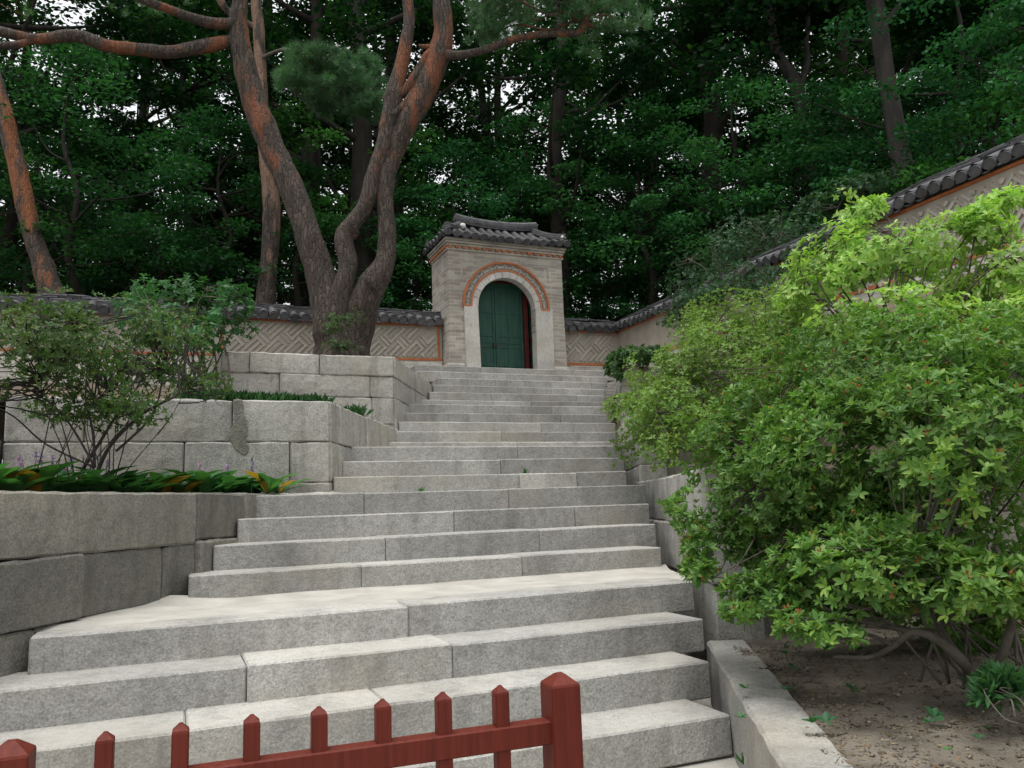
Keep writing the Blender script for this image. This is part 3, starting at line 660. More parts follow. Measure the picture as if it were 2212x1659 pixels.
solid(w1, 'wall_core', L1p, C1-e2*.2, n2, .2, 1.3, 1.3, 2.30, 2.30, M['soil'], out=-.14)
solid(w2, 'wall_core', L2p, C2-e2*.2, n2, .2, 2.3, 2.3, 3.34, 3.34, M['soil'], out=-.14)
# ------------------------------------------------------------------ the gate
gs0, gs1, gz0, gz1 = 4.96, 7.51, 3.90, 6.46
gsc, gR, gspr = 6.205, .635, 5.31
gate = thing('arched_gate', 'small grey brick gatehouse with a round arch, green doors and a tiled hipped roof', 'gate', sd3(gsc, GD, 3.93))
def gp(s, d, z): return sd3(s, GD+d, z)
def extrude_profile(name, outer, hole, d0, d1, mat, parent):
    """Flat outline (s,z) with an optional open notch, extruded through the depth d0..d1."""
    n = len(outer); V = [gp(s, d0, z) for s, z in outer]+[gp(s, d1, z) for s, z in outer]
    bm = bmesh.new(); vs = [bm.verts.new(v) for v in V]
    f1 = bm.faces.new(vs[:n]); f2 = bm.faces.new(vs[n:][::-1])
    for i in range(n): bm.faces.new((vs[i], vs[n+i], vs[n+(i+1) % n], vs[(i+1) % n]))
    bmesh.ops.triangulate(bm, faces=[f1, f2], ngon_method='EAR_CLIP'); bmesh.ops.recalc_face_normals(bm, faces=bm.faces[:])
    me = bpy.data.meshes.new(name); bm.to_mesh(me); bm.free(); return link(name, me, mat, parent)
arc = lambda R, a0, a1, n: [(gsc+R*math.cos(a0+(a1-a0)*i/n), gspr+R*math.sin(a0+(a1-a0)*i/n)) for i in range(n+1)]
# front wall slightly battered: wider at the foot
pts_f = []; F = []
inn_ = [(gsc-gR, gz0)]+arc(gR, math.pi, 0, 28)+[(gsc+gR, gz0)]
def outer_pt(i, s, z):
    if i == 0: return (gs0-.03, gz0)
    if i == len(inn_)-1: return (gs1+.03, gz0)
    a = math.atan2(z-gspr, s-gsc); hw = (gs1-gs0)/2; ht = gz1-gspr
    k = min(hw/max(1e-6, abs(math.cos(a))), ht/max(1e-6, abs(math.sin(a)))); return (gsc+(gs0+gs1-2*gsc)/2*0+k*math.cos(a)+((gs0+gs1)/2-gsc), gspr+k*math.sin(a))
out_ = [outer_pt(i, s, z) for i, (s, z) in enumerate(inn_)]; m_ = len(inn_)
ci = [min(range(1, m_-1), key=lambda i: abs(out_[i][0]-cx)+abs(out_[i][1]-gz1)) for cx in (gs0, gs1)]
out_[ci[0]] = (gs0, gz1); out_[ci[1]] = (gs1, gz1)
V = [gp(s, d, z) for d in (0, .20) for ring_ in (inn_, out_) for s, z in ring_]
for i in range(m_-1):
    a0, o0, a1, o1 = i, m_+i, 2*m_+i, 3*m_+i
    F += [(a0, a0+1, o0+1, o0), (a1, o1, o1+1, a1+1), (a0, a1, a1+1, a0+1), (o0, o0+1, o1+1, o1)]
F += [(0, m_, 3*m_, 2*m_), (m_-1, 3*m_-1, 4*m_-1, 2*m_-1)]
link('brick_wall', py_mesh('brick_wall', V, F), M['brick'], gate)
def gbox(name, s0, s1, d0, d1, z0, z1, mat, parent=None, bev=0):
    V = [gp(s, d, z) for z in (z0, z1) for s, d in ((s0, d0), (s1, d0), (s1, d1), (s0, d1))]
    me = py_mesh(name, V, BOXF)
    if bev:
        bm = bmesh.new(); bm.from_mesh(me); bmesh.ops.bevel(bm, geom=bm.edges[:], offset=bev, segments=1, affect='EDGES'); bm.to_mesh(me); bm.free()
    return link(name, me, mat, parent or gate)
def tapered(name, s0, s1, s0b, s1b, d0, d1, z0, z1, mat):
    V = [gp(s0b, d0, z0), gp(s1b, d0, z0), gp(s1b, d1, z0), gp(s0b, d1, z0), gp(s0, d0, z1), gp(s1, d0, z1), gp(s1, d1, z1), gp(s0, d1, z1)]
    link(name, py_mesh(name, V, BOXF), mat, gate)
gbox('side_wall', gs0-.012, gs0+.30, .201, 1.08, gz0, gz1-.002, M['brick'])
gbox('side_wall', gs1-.30, gs1+.012, .201, 1.08, gz0, gz1-.002, M['brick'])
gbox('back_wall', gs0+.36, gs1-.36, .95, 1.06, gz0, gz1-.004, M['darkred'])
gbox('plinth', gs0-.06, gsc-gR-.30, -.03, .5, 3.85, 4.10, M['base_brick'], bev=.01)
gbox('plinth', gsc+gR+.30, gs1+.06, -.03, .5, 3.85, 4.10, M['base_brick'], bev=.01)
tapered('gate_post', 5.262, 5.562, 5.285, 5.592, -.045, .17, 3.90, gspr, M['post'])
tapered('gate_post', 6.848, 7.235, 6.825, 7.215, -.045, .17, 3.90, gspr, M['post'])
nv = 13
def ring(name, R0, R1, a0, a1, d0, d1, mat, n=6, parent=None):
    V = []; F = []
    for i in range(n+1):
        a = a0+(a1-a0)*i/n
        for R, d in ((R0, d0), (R1, d0), (R1, d1), (R0, d1)): V.append(gp(gsc+R*math.cos(a), d, gspr+R*math.sin(a)))
    for i in range(n):
        for j in range(4): k = (j+1) % 4; F.append((i*4+j, i*4+k, (i+1)*4+k, (i+1)*4+j))
    F += [(3, 2, 1, 0), (n*4, n*4+1, n*4+2, n*4+3)]
    return link(name, py_mesh(name, V, F), mat, parent or gate)
for i in range(nv): ring('voussoir', gR-.006, .757, math.pi*i/nv+.006, math.pi*(i+1)/nv-.006, -.03+rng.normal(0, .003), .17, M['post'], 5)
ring('arch_band', .76, .793, 0, math.pi, -.04, .01, M['orange'], 40)
ring('arch_band', .925, .965, 0, math.pi, -.045, .01, M['orange'], 44)
ring('fret_band', .795, .923, 0, math.pi, -.012, .01, M['plaster'], 40)
for sgn in (-1, 1): gbox('arch_band_foot', gsc+sgn*.8625-.1, gsc+sgn*.8625+.1, -.046, .01, gspr-.032, gspr-.002, M['orange'])
# key-pattern strips inside the band
nk = 16
for i in range(nk):
    a = math.pi*(i+.5)/nk; w = math.pi/nk*.42
    ring('key_strip', .812, .830, a-w, a+w, -.024, 0, M['grey_brick'], 2); ring('key_strip', .885, .905, a-w*.6, a+w, -.024, 0, M['grey_brick'], 2)
    ring('key_strip', .832, .884, a-w*.95, a-w*.70, -.022, 0, M['grey_brick'], 1)
    if i % 2: ring('key_strip', .850, .884, a+w*.2, a+w*.42, -.022, 0, M['grey_brick'], 1)
for sgn in (-1, 1):
    for (a, b, c, d_) in ((.62, .97, 6.24-.015, 6.24+.01), (.955, .98, 5.93, 6.24)):
        x0, x1 = sorted((gsc+sgn*a, gsc+sgn*b)); gbox('spandrel_strip', x0, x1, -.012, .01, c, d_, M['fret'])
# cornice: a brick string, the orange dentils, then corbelled courses under the eaves
gbox('string_course', gs0-.03, gs1+.03, -.03, 1.11, 6.44, 6.478, M['brick'])
dent = py_mesh('dentil', boxv((-.5, -.5, -.5), (1, 0, 0), (0, 1, 0), (0, 0, 1), 1, 1, 1), BOXF); dent.materials.append(M['orange'])
nd_ = 18
for i in range(nd_):
    s = gs0+.04+(gs1-gs0-.08)*i/(nd_-1); placed('dentil', dent, gate, basis(gp(s, -.03, 6.503), E2*.06, N2*.07, ZZ*.046))
for i in range(8):
    d = .06+.14*i; placed('dentil', dent, gate, basis(gp(gs0-.03, d, 6.503), E2*.07, N2*.06, ZZ*.046)); placed('dentil', dent, gate, basis(gp(gs1+.03, d, 6.503), E2*.07, N2*.06, ZZ*.046))
gbox('cornice_core', gs0-.005, gs1+.005, -.005, 1.085, 6.479, 6.53, M['brick'])
for q in range(3): gbox('corbel_course', gs0-.035-.022*q, gs1+.035+.022*q, -.04-.03*q, 1.12+.03*q, 6.531+.05*q, 6.531+.05*(q+1)-.004, M['brick'])
# the roof
es0, es1, ed0, ed1, ez = gs0-.12, gs1+.13, -.20, 1.28, 6.715
rs0, rs1, rd, rz = 5.45, 7.05, .54, 7.16
lift = lambda s: .07*abs((s-gsc)/1.5)**2.6
def roof_pt(s, d):                                                   # height of the roof surface
    a = min((d-ed0)/(rd-ed0), (ed1-d)/(ed1-rd)); b = min((s-es0)/(rs0-es0), (es1-s)/(es1-rs1)); t = max(0, min(a, b, 1))
    return ez+(rz-ez)*(t*.72+.28*t*t)+lift(s)*(1-.5*t)
V = []; F = []; ns, ndp = 30, 16
for j in range(ndp+1):
    for i in range(ns+1): s = es0+(es1-es0)*i/ns; d = ed0+(ed1-ed0)*j/ndp; V.append(gp(s, d, roof_pt(s, d)-.05))
for j in range(ndp):
    for i in range(ns): b = j*(ns+1)+i; F.append((b, b+1, b+ns+2, b+ns+1))
b = len(V); V += [gp(es0+.05, ed0+.05, 6.675), gp(es1-.05, ed0+.05, 6.675), gp(es1-.05, ed1-.05, 6.675), gp(es0+.05, ed1-.05, 6.675)]; F.append((b+3, b+2, b+1, b))
link('roof_bed', py_mesh('roof_bed', V, F, True), M['tile'], gate)
def barrel(s0, d0, s1, d1, r=.072, seg=7):
    pts = [np.array(gp(s0+(s1-s0)*t, d0+(d1-d0)*t, roof_pt(s0+(s1-s0)*t, d0+(d1-d0)*t)+rng.normal(0, .004))) for t in np.linspace(0, 1, 5)]
    T = pts[-1]-pts[0]; T /= np.linalg.norm(T); side = np.cross(T, ZZ); side /= np.linalg.norm(side); up = np.cross(side, T); V = []; F = []
    for p in pts:
        for j in range(seg+1): a = math.pi*j/seg; V.append(p+side*r*math.cos(a)+up*r*math.sin(a)*1.05-up*.03)
    for i in range(4):
        for j in range(seg): F.append((i*(seg+1)+j, i*(seg+1)+j+1, (i+1)*(seg+1)+j+1, (i+1)*(seg+1)+j))
    b = len(V); c0 = pts[0]-up*.012
    for off in (-.028, .01):
        for j in range(14): a = 2*math.pi*j/14; V.append(c0+T*off+side*r*1.16*math.cos(a)+up*r*.98*math.sin(a))
    F.append(tuple(range(b+13, b-1, -1)))
    for j in range(14): k = (j+1) % 14; F.append((b+j, b+k, b+14+k, b+14+j))
    link('roof_tile', py_mesh('roof_tile', V, F), M['tile'], gate)
nb = 15
for i in range(nb):
    s = es0+.07+(es1-es0-.14)*i/(nb-1)+rng.normal(0, .008)
    for d0, dr in ((ed0, 1), (ed1, -1)):
        lim = min(1, max(.12, min((s-es0)/(rs0-es0), (es1-s)/(es1-rs1)))); barrel(s, d0, s, d0+(rd-d0)*lim)
for i in range(7):
    d = ed0+.12+(ed1-ed0-.24)*i/6
    for s0, r0 in ((es0, rs0), (es1, rs1)):
        lim = min(1, max(.12, min((d-ed0)/(rd-ed0), (ed1-d)/(ed1-rd)))); barrel(s0, d, s0+(r0-s0)*lim, d)
def ridge_stack(pts, n, w, h, name, tip=.0):
    for q in range(n):
        V = []; F = []
        for i, p in enumerate(pts):
            T = pts[min(i+1, len(pts)-1)]-pts[max(i-1, 0)]; T = T/np.linalg.norm(T); side = np.cross(T, ZZ); side /= np.linalg.norm(side); ww = w*(1-.08*q)+rng.normal(0, .005)
            z = h*q+rng.normal(0, .002)
            for a, bz in ((-1, .004), (1, .004), (1, h-.006), (-1, h-.006)): V.append(p+side*ww*a*.5+ZZ*(z+bz))
        m = len(pts)
        for i in range(m-1):
            for j in range(4): k = (j+1) % 4; F.append((i*4+j, i*4+k, (i+1)*4+k, (i+1)*4+j))
        F += [(3, 2, 1, 0), tuple((m-1)*4+j for j in range(4))]
        link(name, py_mesh(name, V, F), M['tile'], gate)
    mb = MB(); tube(mb, [p+ZZ*h*n for p in pts], [w*.36]*len(pts), 8, 2); link('ridge_cap', mb.mesh('ridge_cap'), M['tile'], gate)
rid = [np.array(gp(s, rd, rz-.02+.07*abs((s-(rs0+rs1)/2)/.9)**2.2)) for s in np.linspace(rs0-.14, rs1+.14, 13)]
ridge_stack(rid, 4, .24, .034, 'ridge_course')
for s0, r0 in ((es0, rs0), (es1, rs1)):
    for d0 in (ed0, ed1):
        hp = []
        for t in np.linspace(.10, .92, 8):
            s = s0+(r0-s0)*t; d = d0+(rd-d0)*t; hp.append(np.array(gp(s, d, roof_pt(s, d)+.0+.07*(1-t)**3)))
        ridge_stack(hp, 2, .19, .036, 'hip_course')
for s0, d in ((rs0-.17, rd-.10), (rs0-.05, rd-.24), (rs1+.14, rd-.12), (es1-.12, ed0+.1)):
    mb = MB(); c = np.array(gp(s0, d, roof_pt(s0, d)+.09)); tube(mb, [c-N2*.06, c-N2*.02, c+N2*.03], [.03, .062, .066], 9, 3, .15, 12); link('mortar_plug', mb.mesh('mortar_plug', True), M['mortar'], gate)
# doors
gbox('threshold', 5.3, 7.15, .201, .62, 3.88, 3.965, M['post'])
gbox('door_head', 5.27, 7.2, .44, .94, 5.96, 6.02, M['darkred'])
DD = .50
def leaf_door(s0, s1, d=DD, along=None):
    def pb(name, a, b, z0, z1, out, mat, th=.03):
        return gbox(name, a, b, d-out, d-out+th, z0, z1, mat, leaf) if along is None else None
    leaf = gbox('door_leaf', s0+.004, s1-.004, d, d+.045, 3.97, 5.99, M['green'])
    w = s1-s0
    for a in (s0+.006, s0+w*.5-.028, s1-.056): pb('stile', a, a+.05, 3.975, 5.985, .018, M['green'])
    for z, hh in ((3.975, .10), (4.17, .06), (4.56, .05), (4.66, .05), (4.80, .045), (5.30, .05), (5.88, .08)):
        for a, b in ((s0+.058, s0+w*.5-.03), (s0+w*.5+.024, s1-.058)): pb('rail', a, b, z, z+hh, .014, M['green'])
    return leaf
l1 = leaf_door(5.48, 6.13); l2 = leaf_door(6.13, 6.77)
gbox('door_lock', 6.06, 6.15, DD-.06, DD-.02, 4.56, 4.65, M['iron'])
gbox('door_jamb', 6.772, 6.86, .42, .60, 3.965, 5.96, M['darkred'])
op = gbox('open_leaf', 6.93, 6.975, .25, .93, 3.97, 5.94, M['green'])
for z in (4.10, 4.42, 4.72, 5.2): gbox('cross_rail', 6.905, 6.932, .25, .92, z, z+.07, M['darkred'], op)
# ================================================================== trees
def leaf_obj(name, VQ, mat, parent, kind=None): return link(name, np_mesh(name, *VQ), mat, parent, kind)
def path_px(pts, y0, y1=None):
    """Limb measured on the photograph: (px, py, width_px[, depth])."""
    P = []; R = []
    for i, p in enumerate(pts):
        y = p[3] if len(p) > 3 else y0; q = at_y(p[0], p[1], y); P.append(q); R.append(p[2]*.5*math.hypot(q[0]*.5, q[1])/FPX)
    return np.array(P), np.array(R)
# ---- the forked red pine on the upper terrace
PY = 13.0
pine = thing('pine_tree', 'old red pine with a forked trunk rising from the upper terrace left of the gate', 'tree', at_y(735, 790, PY))
mb = MB()
tube(mb, *path_px([(738, 800, 150), (736, 760, 118), (730, 720, 112), (716, 670, 92), (700, 620, 66), (676, 540, 58), (652, 470, 56), (622, 390, 54), (592, 330, 54), (566, 262, 56), (546, 212, 52), (532, 160, 52), (522, 110, 46), (515, 50, 40), (519, 0, 36), (512, -90, 32, 12.9), (500, -200, 22, 12.7)], PY), 14, 6, .16, 2.2)
tube(mb, *path_px([(742, 775, 110), (760, 720, 92), (780, 660, 84, 12.9), (806, 612, 62, 12.8), (832, 565, 46, 12.8), (836, 500, 40, 12.8), (831, 420, 40, 12.8), (842, 350, 44, 12.8), (870, 280, 52, 12.8), (905, 215, 60, 12.8), (935, 150, 56, 12.8), (957, 85, 48, 12.8), (955, 30, 44, 12.8), (948, -40, 38, 12.8), (930, -150, 28, 12.8)], PY), 14, 6, .16, 2.2)
tube(mb, *path_px([(728, 690, 60, 12.8), (742, 620, 46, 12.7), (752, 570, 42, 12.7), (742, 512, 40, 12.7), (765, 478, 36, 12.7), (790, 440, 34, 12.7), (806, 380, 34, 12.7), (828, 320, 38, 12.7), (838, 275, 42, 12.7), (846, 232, 40, 12.7), (850, 205, 44, 12.7), (862, 160, 36, 12.7), (876, 100, 30, 12.7), (884, 40, 27, 12.7), (878, -30, 24, 12.7), (885, -120, 18, 12.7)], PY), 12, 6, .16, 2.4)
for dx, dy in ((-60, 806), (70, 800), (-20, 812), (40, 806)):                          # root flare
    tube(mb, *path_px([(735+dx*.3, 720, 40), (735+dx*.6, 765, 46), (735+dx, dy+6, 30)], PY-.15), 8, 4, .2, 3)
link('trunk', mb.mesh('trunk', True), M['pine'], pine)
for pts in ([(508, 88, 38, 13), (440, 100, 36, 12.7), (370, 112, 34, 12.4), (300, 106, 34, 12.1), (230, 98, 32, 11.9), (165, 78, 32, 11.7), (80, 84, 28, 11.5), (0, 68, 26, 11.3), (-140, 40, 18, 11)],
            [(70, 86, 20, 11.5), (30, 97, 18, 11.3), (-60, 98, 14, 11)],
            [(522, 52, 34, 13), (470, 52, 30, 12.8), (425, 42, 28, 12.6), (375, 24, 24, 12.4), (320, 4, 22, 12.2), (240, -30, 16, 12)],
            [(950, 118, 34, 12.8), (1000, 118, 22, 12.6), (1050, 106, 20, 12.5), (1100, 88, 20, 12.4), (1150, 76, 18, 12.3), (1215, 72, 18, 12.2), (1250, 70, 20, 12.2), (1262, 45, 16, 12.1), (1240, 15, 14, 12.1), (1225, -30, 12, 12)],
            [(852, 214, 26, 12.7), (880, 190, 26, 12.7), (905, 150, 24, 12.7), (920, 120, 20, 12.7), (935, 104, 16, 12.75), (905, 100, 10, 12.7)],
            [(842, 252, 16, 12.6), (865, 235, 20, 12.65), (892, 205, 24, 12.7), (905, 185, 26, 12.75)]):
    mb = MB(); P_, R_ = path_px(pts, PY); tube(mb, P_, R_*.88, 9, 5, .18, 3.5); link('limb', mb.mesh('limb', True), M['pine'], pine)
for (x, y, w) in ((848, 215, 50), (760, 500, 36), (803, 612, 56), (740, 505, 34)):
    mb = MB(); c = at_y(x, y, 12.75); r = w*.5*12.7/FPX; tube(mb, [c-[r*.8, 0, r*.3], c, c+[r*.8, 0, r*.3]], [r*.5, r*1.05, r*.5], 9, 4, .3, 6); link('knot', mb.mesh('knot', True), M['pine'], pine)

def needle_cloud(root, ells, n, seed, k=38, Ln=.15, limb_from=None):
    r = np.random.default_rng(seed); C, A = ell_points(r, ells, n, .9, .47, 1.7, -.6)
    A = unit(A*.5+np.array([0, 0, .8])+.5*r.normal(size=A.shape))
    leaf_obj('needles', needle_tufts(r, C, A, k, Ln), M['needle'], root)
    mb = MB(); b = np.array(limb_from if limb_from is not None else np.mean([e[0] for e in ells], 0))
    nodes = stems(mb, r, b, C[r.choice(len(C), 14)], .03, .006, .2, 0, 6, .05); twigs(mb, r, nodes, C[r.choice(len(C), 60)], .006)
    link('twigs', mb.mesh('twigs', True), M['pine'], root, 'stuff')
def E(px, py, y, rx, rz, ry): c = at_y(px, py, y); k = y/FPX; return (c, (rx*k, ry, rz*k))
needle_cloud(pine, [E(1090, 20, 12.3, 90, 42, .9), E(1200, 10, 12.2, 110, 50, 1.0), E(1310, 40, 12.1, 110, 50, .9), E(1060, 70, 12.6, 60, 26, .5), E(1300, -30, 12, 140, 50, 1)], 900, 51, limb_from=at_y(1250, 40, 12.1))
needle_cloud(pine, [E(250, -60, 12, 160, 50, 1.2), E(900, -110, 12.8, 200, 60, 1.2), E(520, -180, 12.8, 260, 70, 1.6)], 560, 52, limb_from=at_y(520, -120, 12.8))
# ---- the pale pine behind the wall, with the soft needle clump
p2 = thing('pine_tree', 'slim pale-barked pine just behind the wall, crossing the forked pine', 'tree', at_y(572, 690, 17.3))
mb = MB()
tube(mb, *path_px([(568, 700, 50), (574, 645, 44), (579, 590, 38), (584, 520, 38), (586, 470, 40), (584, 425, 38), (578, 380, 30), (572, 330, 26), (568, 270, 27), (566, 200, 26), (562, 130, 26), (558, 60, 26), (553, 0, 25), (552, -80, 22), (560, -200, 16)], 17.3), 12, 5, .12, 3)
link('trunk', mb.mesh('trunk', True), M['pine2'], p2)
mb = MB(); tube(mb, *path_px([(553, 60, 14, 17.3), (500, 30, 14, 17.2), (476, 0, 18, 17), (460, -60, 12, 17)], 17.3), 8, 4, .15, 4); link('limb', mb.mesh('limb', True), M['pine2'], p2)
mb = MB(); tube(mb, *path_px([(570, 124, 10, 17.2), (592, 113, 9, 16.9), (615, 107, 9, 16.7), (632, 112, 8, 16.6), (645, 124, 7, 16.5), (660, 150, 6, 16.4), (690, 180, 5, 16.3)], 17), 7, 5, .1, 5); link('limb', mb.mesh('limb', True), M['twig'], p2)
needle_cloud(p2, [E(690, 155, 16.2, 90, 36, .9), E(750, 190, 16.2, 90, 34, .9), E(650, 185, 16.3, 60, 24, .6), E(780, 150, 16.4, 70, 26, .7), E(800, 235, 16.5, 60, 22, .6), E(700, 225, 16.4, 50, 20, .5), E(640, 135, 16.3, 40, 16, .4)], 1000, 53, 42, .2, at_y(690, 180, 16.3))
p3 = thing('pine_tree', 'leaning orange-barked pine behind the wall at the far left', 'tree', at_y(115, 660, 15.4))
mb = MB(); tube(mb, *path_px([(118, 660, 60), (106, 615, 50), (92, 570, 42), (70, 510, 38), (54, 440, 40), (38, 360, 38), (22, 300, 36), (2, 220, 36), (-25, 130, 34), (-60, 0, 30), (-80, -140, 24)], 15.4), 12, 5, .12, 3)
link('trunk', mb.mesh('trunk', True), M['pine3'], p3)
needle_cloud(p3, [E(-120, -60, 15.4, 200, 80, 1.6)], 200, 54)

# ---- broadleaf forest behind the wall
def crown_clumps(r, H0, H1, R, n, cr, per, Ln, flat=.55, shape=1.0, drop=.0):
    """Leaf clumps on branch ends, in a crown from H0 to H1."""
    parts = []; ends = []
    for i in range(n):
        t = (i+r.random())/n; z = H0+(H1-H0)*t; rad = R*(math.sin(math.pi*min(1, .18+.82*t))**.6)*shape*(.35+.65*r.random()**.6); a = r.random()*6.283
        c = np.array([rad*math.cos(a), rad*math.sin(a), z-drop*rad]); ends.append(c); q = cr*(.7+.6*r.random())
        m = int(per*(.6+.8*r.random())); d = rand_unit(r, m)*(r.random((m, 1))**.4); Pp = c+d*np.array([q, q, q*flat])
        Pp[:, 2] -= .10*((Pp[:, 0]-c[0])**2+(Pp[:, 1]-c[1])**2)/q
        D = unit(r.normal(size=(m, 3))*[1, 1, .35]+[0, 0, -.15]); Nn = unit(np.array([0, 0, 1.])+.5*r.normal(size=(m, 3)))
        parts.append(leaf_quads(Pp, D, Nn, Ln*(.6+.7*r.random(m)), Ln*.62*(.6+.7*r.random(m)), six=False))
    return merge(parts), ends
def tree_mesh(name, seed, H, r0, H0, R, n, cr, per, Ln, flat, bark, leafm, lean=.0, drop=.0, label='', limbs=12):
    r = np.random.default_rng(seed); root = thing(name, label, 'tree', (0, 0, -500))
    mb = MB(); P = [np.array([0, 0, -.6])]; 
    for i in range(1, 6): P.append(np.array([lean*i*.4+r.normal(0, .16), r.normal(0, .16), H*.92*i/5]))
    tube(mb, P, [r0*1.25, r0*.95, r0*.8, r0*.62, r0*.4, r0*.12], 9, 4, .1, 2)
    VQ, ends = crown_clumps(r, H0, H, R, n, cr, per, Ln, flat, drop=drop)
    sp, _ = smooth_path(P, [1]*6, 8)
    for e in [ends[i] for i in r.choice(len(ends), min(limbs, len(ends)), replace=False)]:
        zc = max(.3*H0, e[2]-.45*math.hypot(e[0], e[1])-.4); b = sp[np.argmin(abs(sp[:, 2]-zc))]; m = (b+e)/2+[0, 0, -.1*np.linalg.norm(e-b)]+r.normal(0, .15, 3)
        rr = r0*.34; tube(mb, [b, m, e], [rr, rr*.6, rr*.15], 6, 4, .1, 2, cap=False)
    o = link('trunk', mb.mesh('trunk', True), bark); o.parent = root
    VQ = (VQ[0]+sp[np.argmin(abs(sp[:, 2]-H0))]*[1, 1, 0], VQ[1])
    o = link('crown', np_mesh('crown', *VQ), leafm); o.parent = root
    return root
LB = 'dark broadleaf tree in the dense wood behind the garden walls'
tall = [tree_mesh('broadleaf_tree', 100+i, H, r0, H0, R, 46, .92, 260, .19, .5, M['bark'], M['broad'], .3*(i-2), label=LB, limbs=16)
        for i, (H, r0, H0, R) in enumerate(((17, .26, 4.5, 3.9), (19, .32, 6.5, 4.3), (15, .20, 3.5, 3.6), (18, .28, 5.0, 4.2), (21, .34, 8, 4.5)))]
LM = 'small layered maple growing in the shade behind the garden walls'
maples = [tree_mesh('maple_tree', 200+i, H, .10, H0, R, 46, .62, 190, .115, .26, M['bark'], M['maple'], .2*(i-1), drop=.14, label=LM, limbs=18)
          for i, (H, H0, R) in enumerate(((5.6, 1.3, 2.3), (6.6, 2.0, 2.6), (4.6, .8, 2.1), (7.6, 2.6, 2.8)))]
used = set()
def plant(protos, i, x, y, rz, sca, dz=0, label=None, group=None):
    p = protos[i]; s = E2[0]*x+E2[1]*y; D = N2[0]*x+N2[1]*y; z = hill_z(s, D)+dz
    if id(p) in used: o = copy_tree(p, (x, y, z), rz, sca)
    else: used.add(id(p)); o = p; o.location = (x, y, z); o.rotation_euler = (0, 0, rz); o.scale = (sca,)*3
    if label: o['label'] = label
    if group: o['group'] = group
    LASTP[0] = o
    return o
LASTP = [None]
fr = np.random.default_rng(77)
k = 0
GT, GM = 'broadleaf trees of the wood behind the walls', 'maples behind the garden walls'
for row, (y0, dx) in enumerate(((21, 3.7), (26, 4.2), (32, 4.8), (40, 5.6))):
    half = y0*.72+2; x = -half
    while x < half+3:
        xx, yy = x+fr.normal(0, .6), y0+fr.normal(0, 1.1)
        s = E2[0]*xx+E2[1]*yy; D = N2[0]*xx+N2[1]*yy
        if D > 17.5 or s > 11.5: plant(tall, k % 5, xx, yy, fr.random()*6.28, .9+.25*fr.random(), 0, LB, GT); k += 1
        x += dx*(.8+.4*fr.random())
ML = {1: 'layered maple behind the wall at the left edge beside the leaning orange pine', 4: 'layered maple between the leaning orange pine and the slim pale pine', 5: 'layered maple seen between the slim pale pine and the forked pine', 7: 'layered maple just left of the gatehouse roof', 9: 'layered maple rising directly behind the gatehouse roof', 11: 'layered maple just right of the gatehouse, over the short wall', 13: 'layered maple above the corner of the garden wall, right of the gate', 15: 'layered maple at the foot of the slender crooked trunk', 17: 'layered maple behind the foot of the tall straight grey trunk'}
for j, (px, y) in enumerate(((-60, 17.5), (70, 19), (200, 18), (330, 18.5), (470, 18.8), (640, 19.5), (760, 21), (880, 19.5), (990, 20), (1110, 21), (1180, 22.5), (1300, 21), (1400, 19.8), (1480, 20.5), (1590, 18.6), (1700, 17.5), (1820, 18.5), (1960, 16.5), (2060, 15), (2200, 13.5), (2330, 12.5))):
    q = at_y(px, 700, y); plant(maples, (j*3+1) % 4, q[0], y, j*1.7, .85+.3*fr.random(), -.3, ML.get(j, LM), GM)
    for ch in LASTP[0].children:
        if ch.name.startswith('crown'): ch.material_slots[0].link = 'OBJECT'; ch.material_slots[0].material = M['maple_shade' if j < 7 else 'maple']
for row, (y0, dx, sc_) in enumerate(((25, 2.8, 1.15), (31, 3.4, 1.35), (40, 4.4, 1.5))):
    half = y0*.70+2; x = -half
    while x < half+2:
        xx, yy = x+fr.normal(0, .5), y0+fr.normal(0, .9); s = E2[0]*xx+E2[1]*yy; D = N2[0]*xx+N2[1]*yy
        if D > 19 or s > 12:
            o = plant(maples, k % 4, xx, yy, fr.random()*6.28, sc_*(.9+.25*fr.random()), -.4, LM, GM); k += 1
            for ch in o.children:
                if ch.name.startswith('crown'): ch.material_slots[0].link = 'OBJECT'; ch.material_slots[0].material = M['broad']  # back rows: darker leaf colour paints in the shade deep in the wood
        x += dx*(.8+.4*fr.random())
# two tall dark trunks that stand out on the right
def solo(label, trunk_pts, limb_sets, crown_ells, y, seed, n=9000):
    b = at_y(trunk_pts[0][0], trunk_pts[0][1], y); t = thing('broadleaf_tree', label, 'tree', b)
    mb = MB(); tube(mb, *path_px(trunk_pts, y), 11, 5, .08, 3); link('trunk', mb.mesh('trunk', True), M['greybark'], t)
    for L_ in limb_sets: mb = MB(); tube(mb, *path_px(L_, y), 8, 5, .08, 3); link('limb', mb.mesh('limb', True), M['greybark'], t)
    r = np.random.default_rng(seed); C, A = ell_points(r, crown_ells, n, .85, .47, .8, -.9)
    D = unit(r.normal(size=C.shape)*[1, 1, .4]); leaf_obj('crown', leaf_quads(C, D, unit(A*.3+[0, 0, 1]+.4*r.normal(size=C.shape)), .17*(.6+.7*r.random(n)), .11*(.6+.7*r.random(n)), six=False), M['broad'], t)
solo('tall straight grey trunk rising behind the top of the right-hand wall', [(1972, 470, 58), (1958, 400, 48), (1940, 310, 42), (1926, 230, 40), (1912, 150, 38), (1902, 80, 38), (1890, 0, 37), (1878, -120, 30), (1868, -260, 22)],
     [[(1905, 60, 14), (1960, -10, 12), (2020, -70, 9)]], [E(1880, -160, 15, 240, 140, 2.4), E(2050, -60, 15.5, 160, 110, 1.8), E(2100, 80, 16, 120, 60, 1.3)], 15.5, 61)
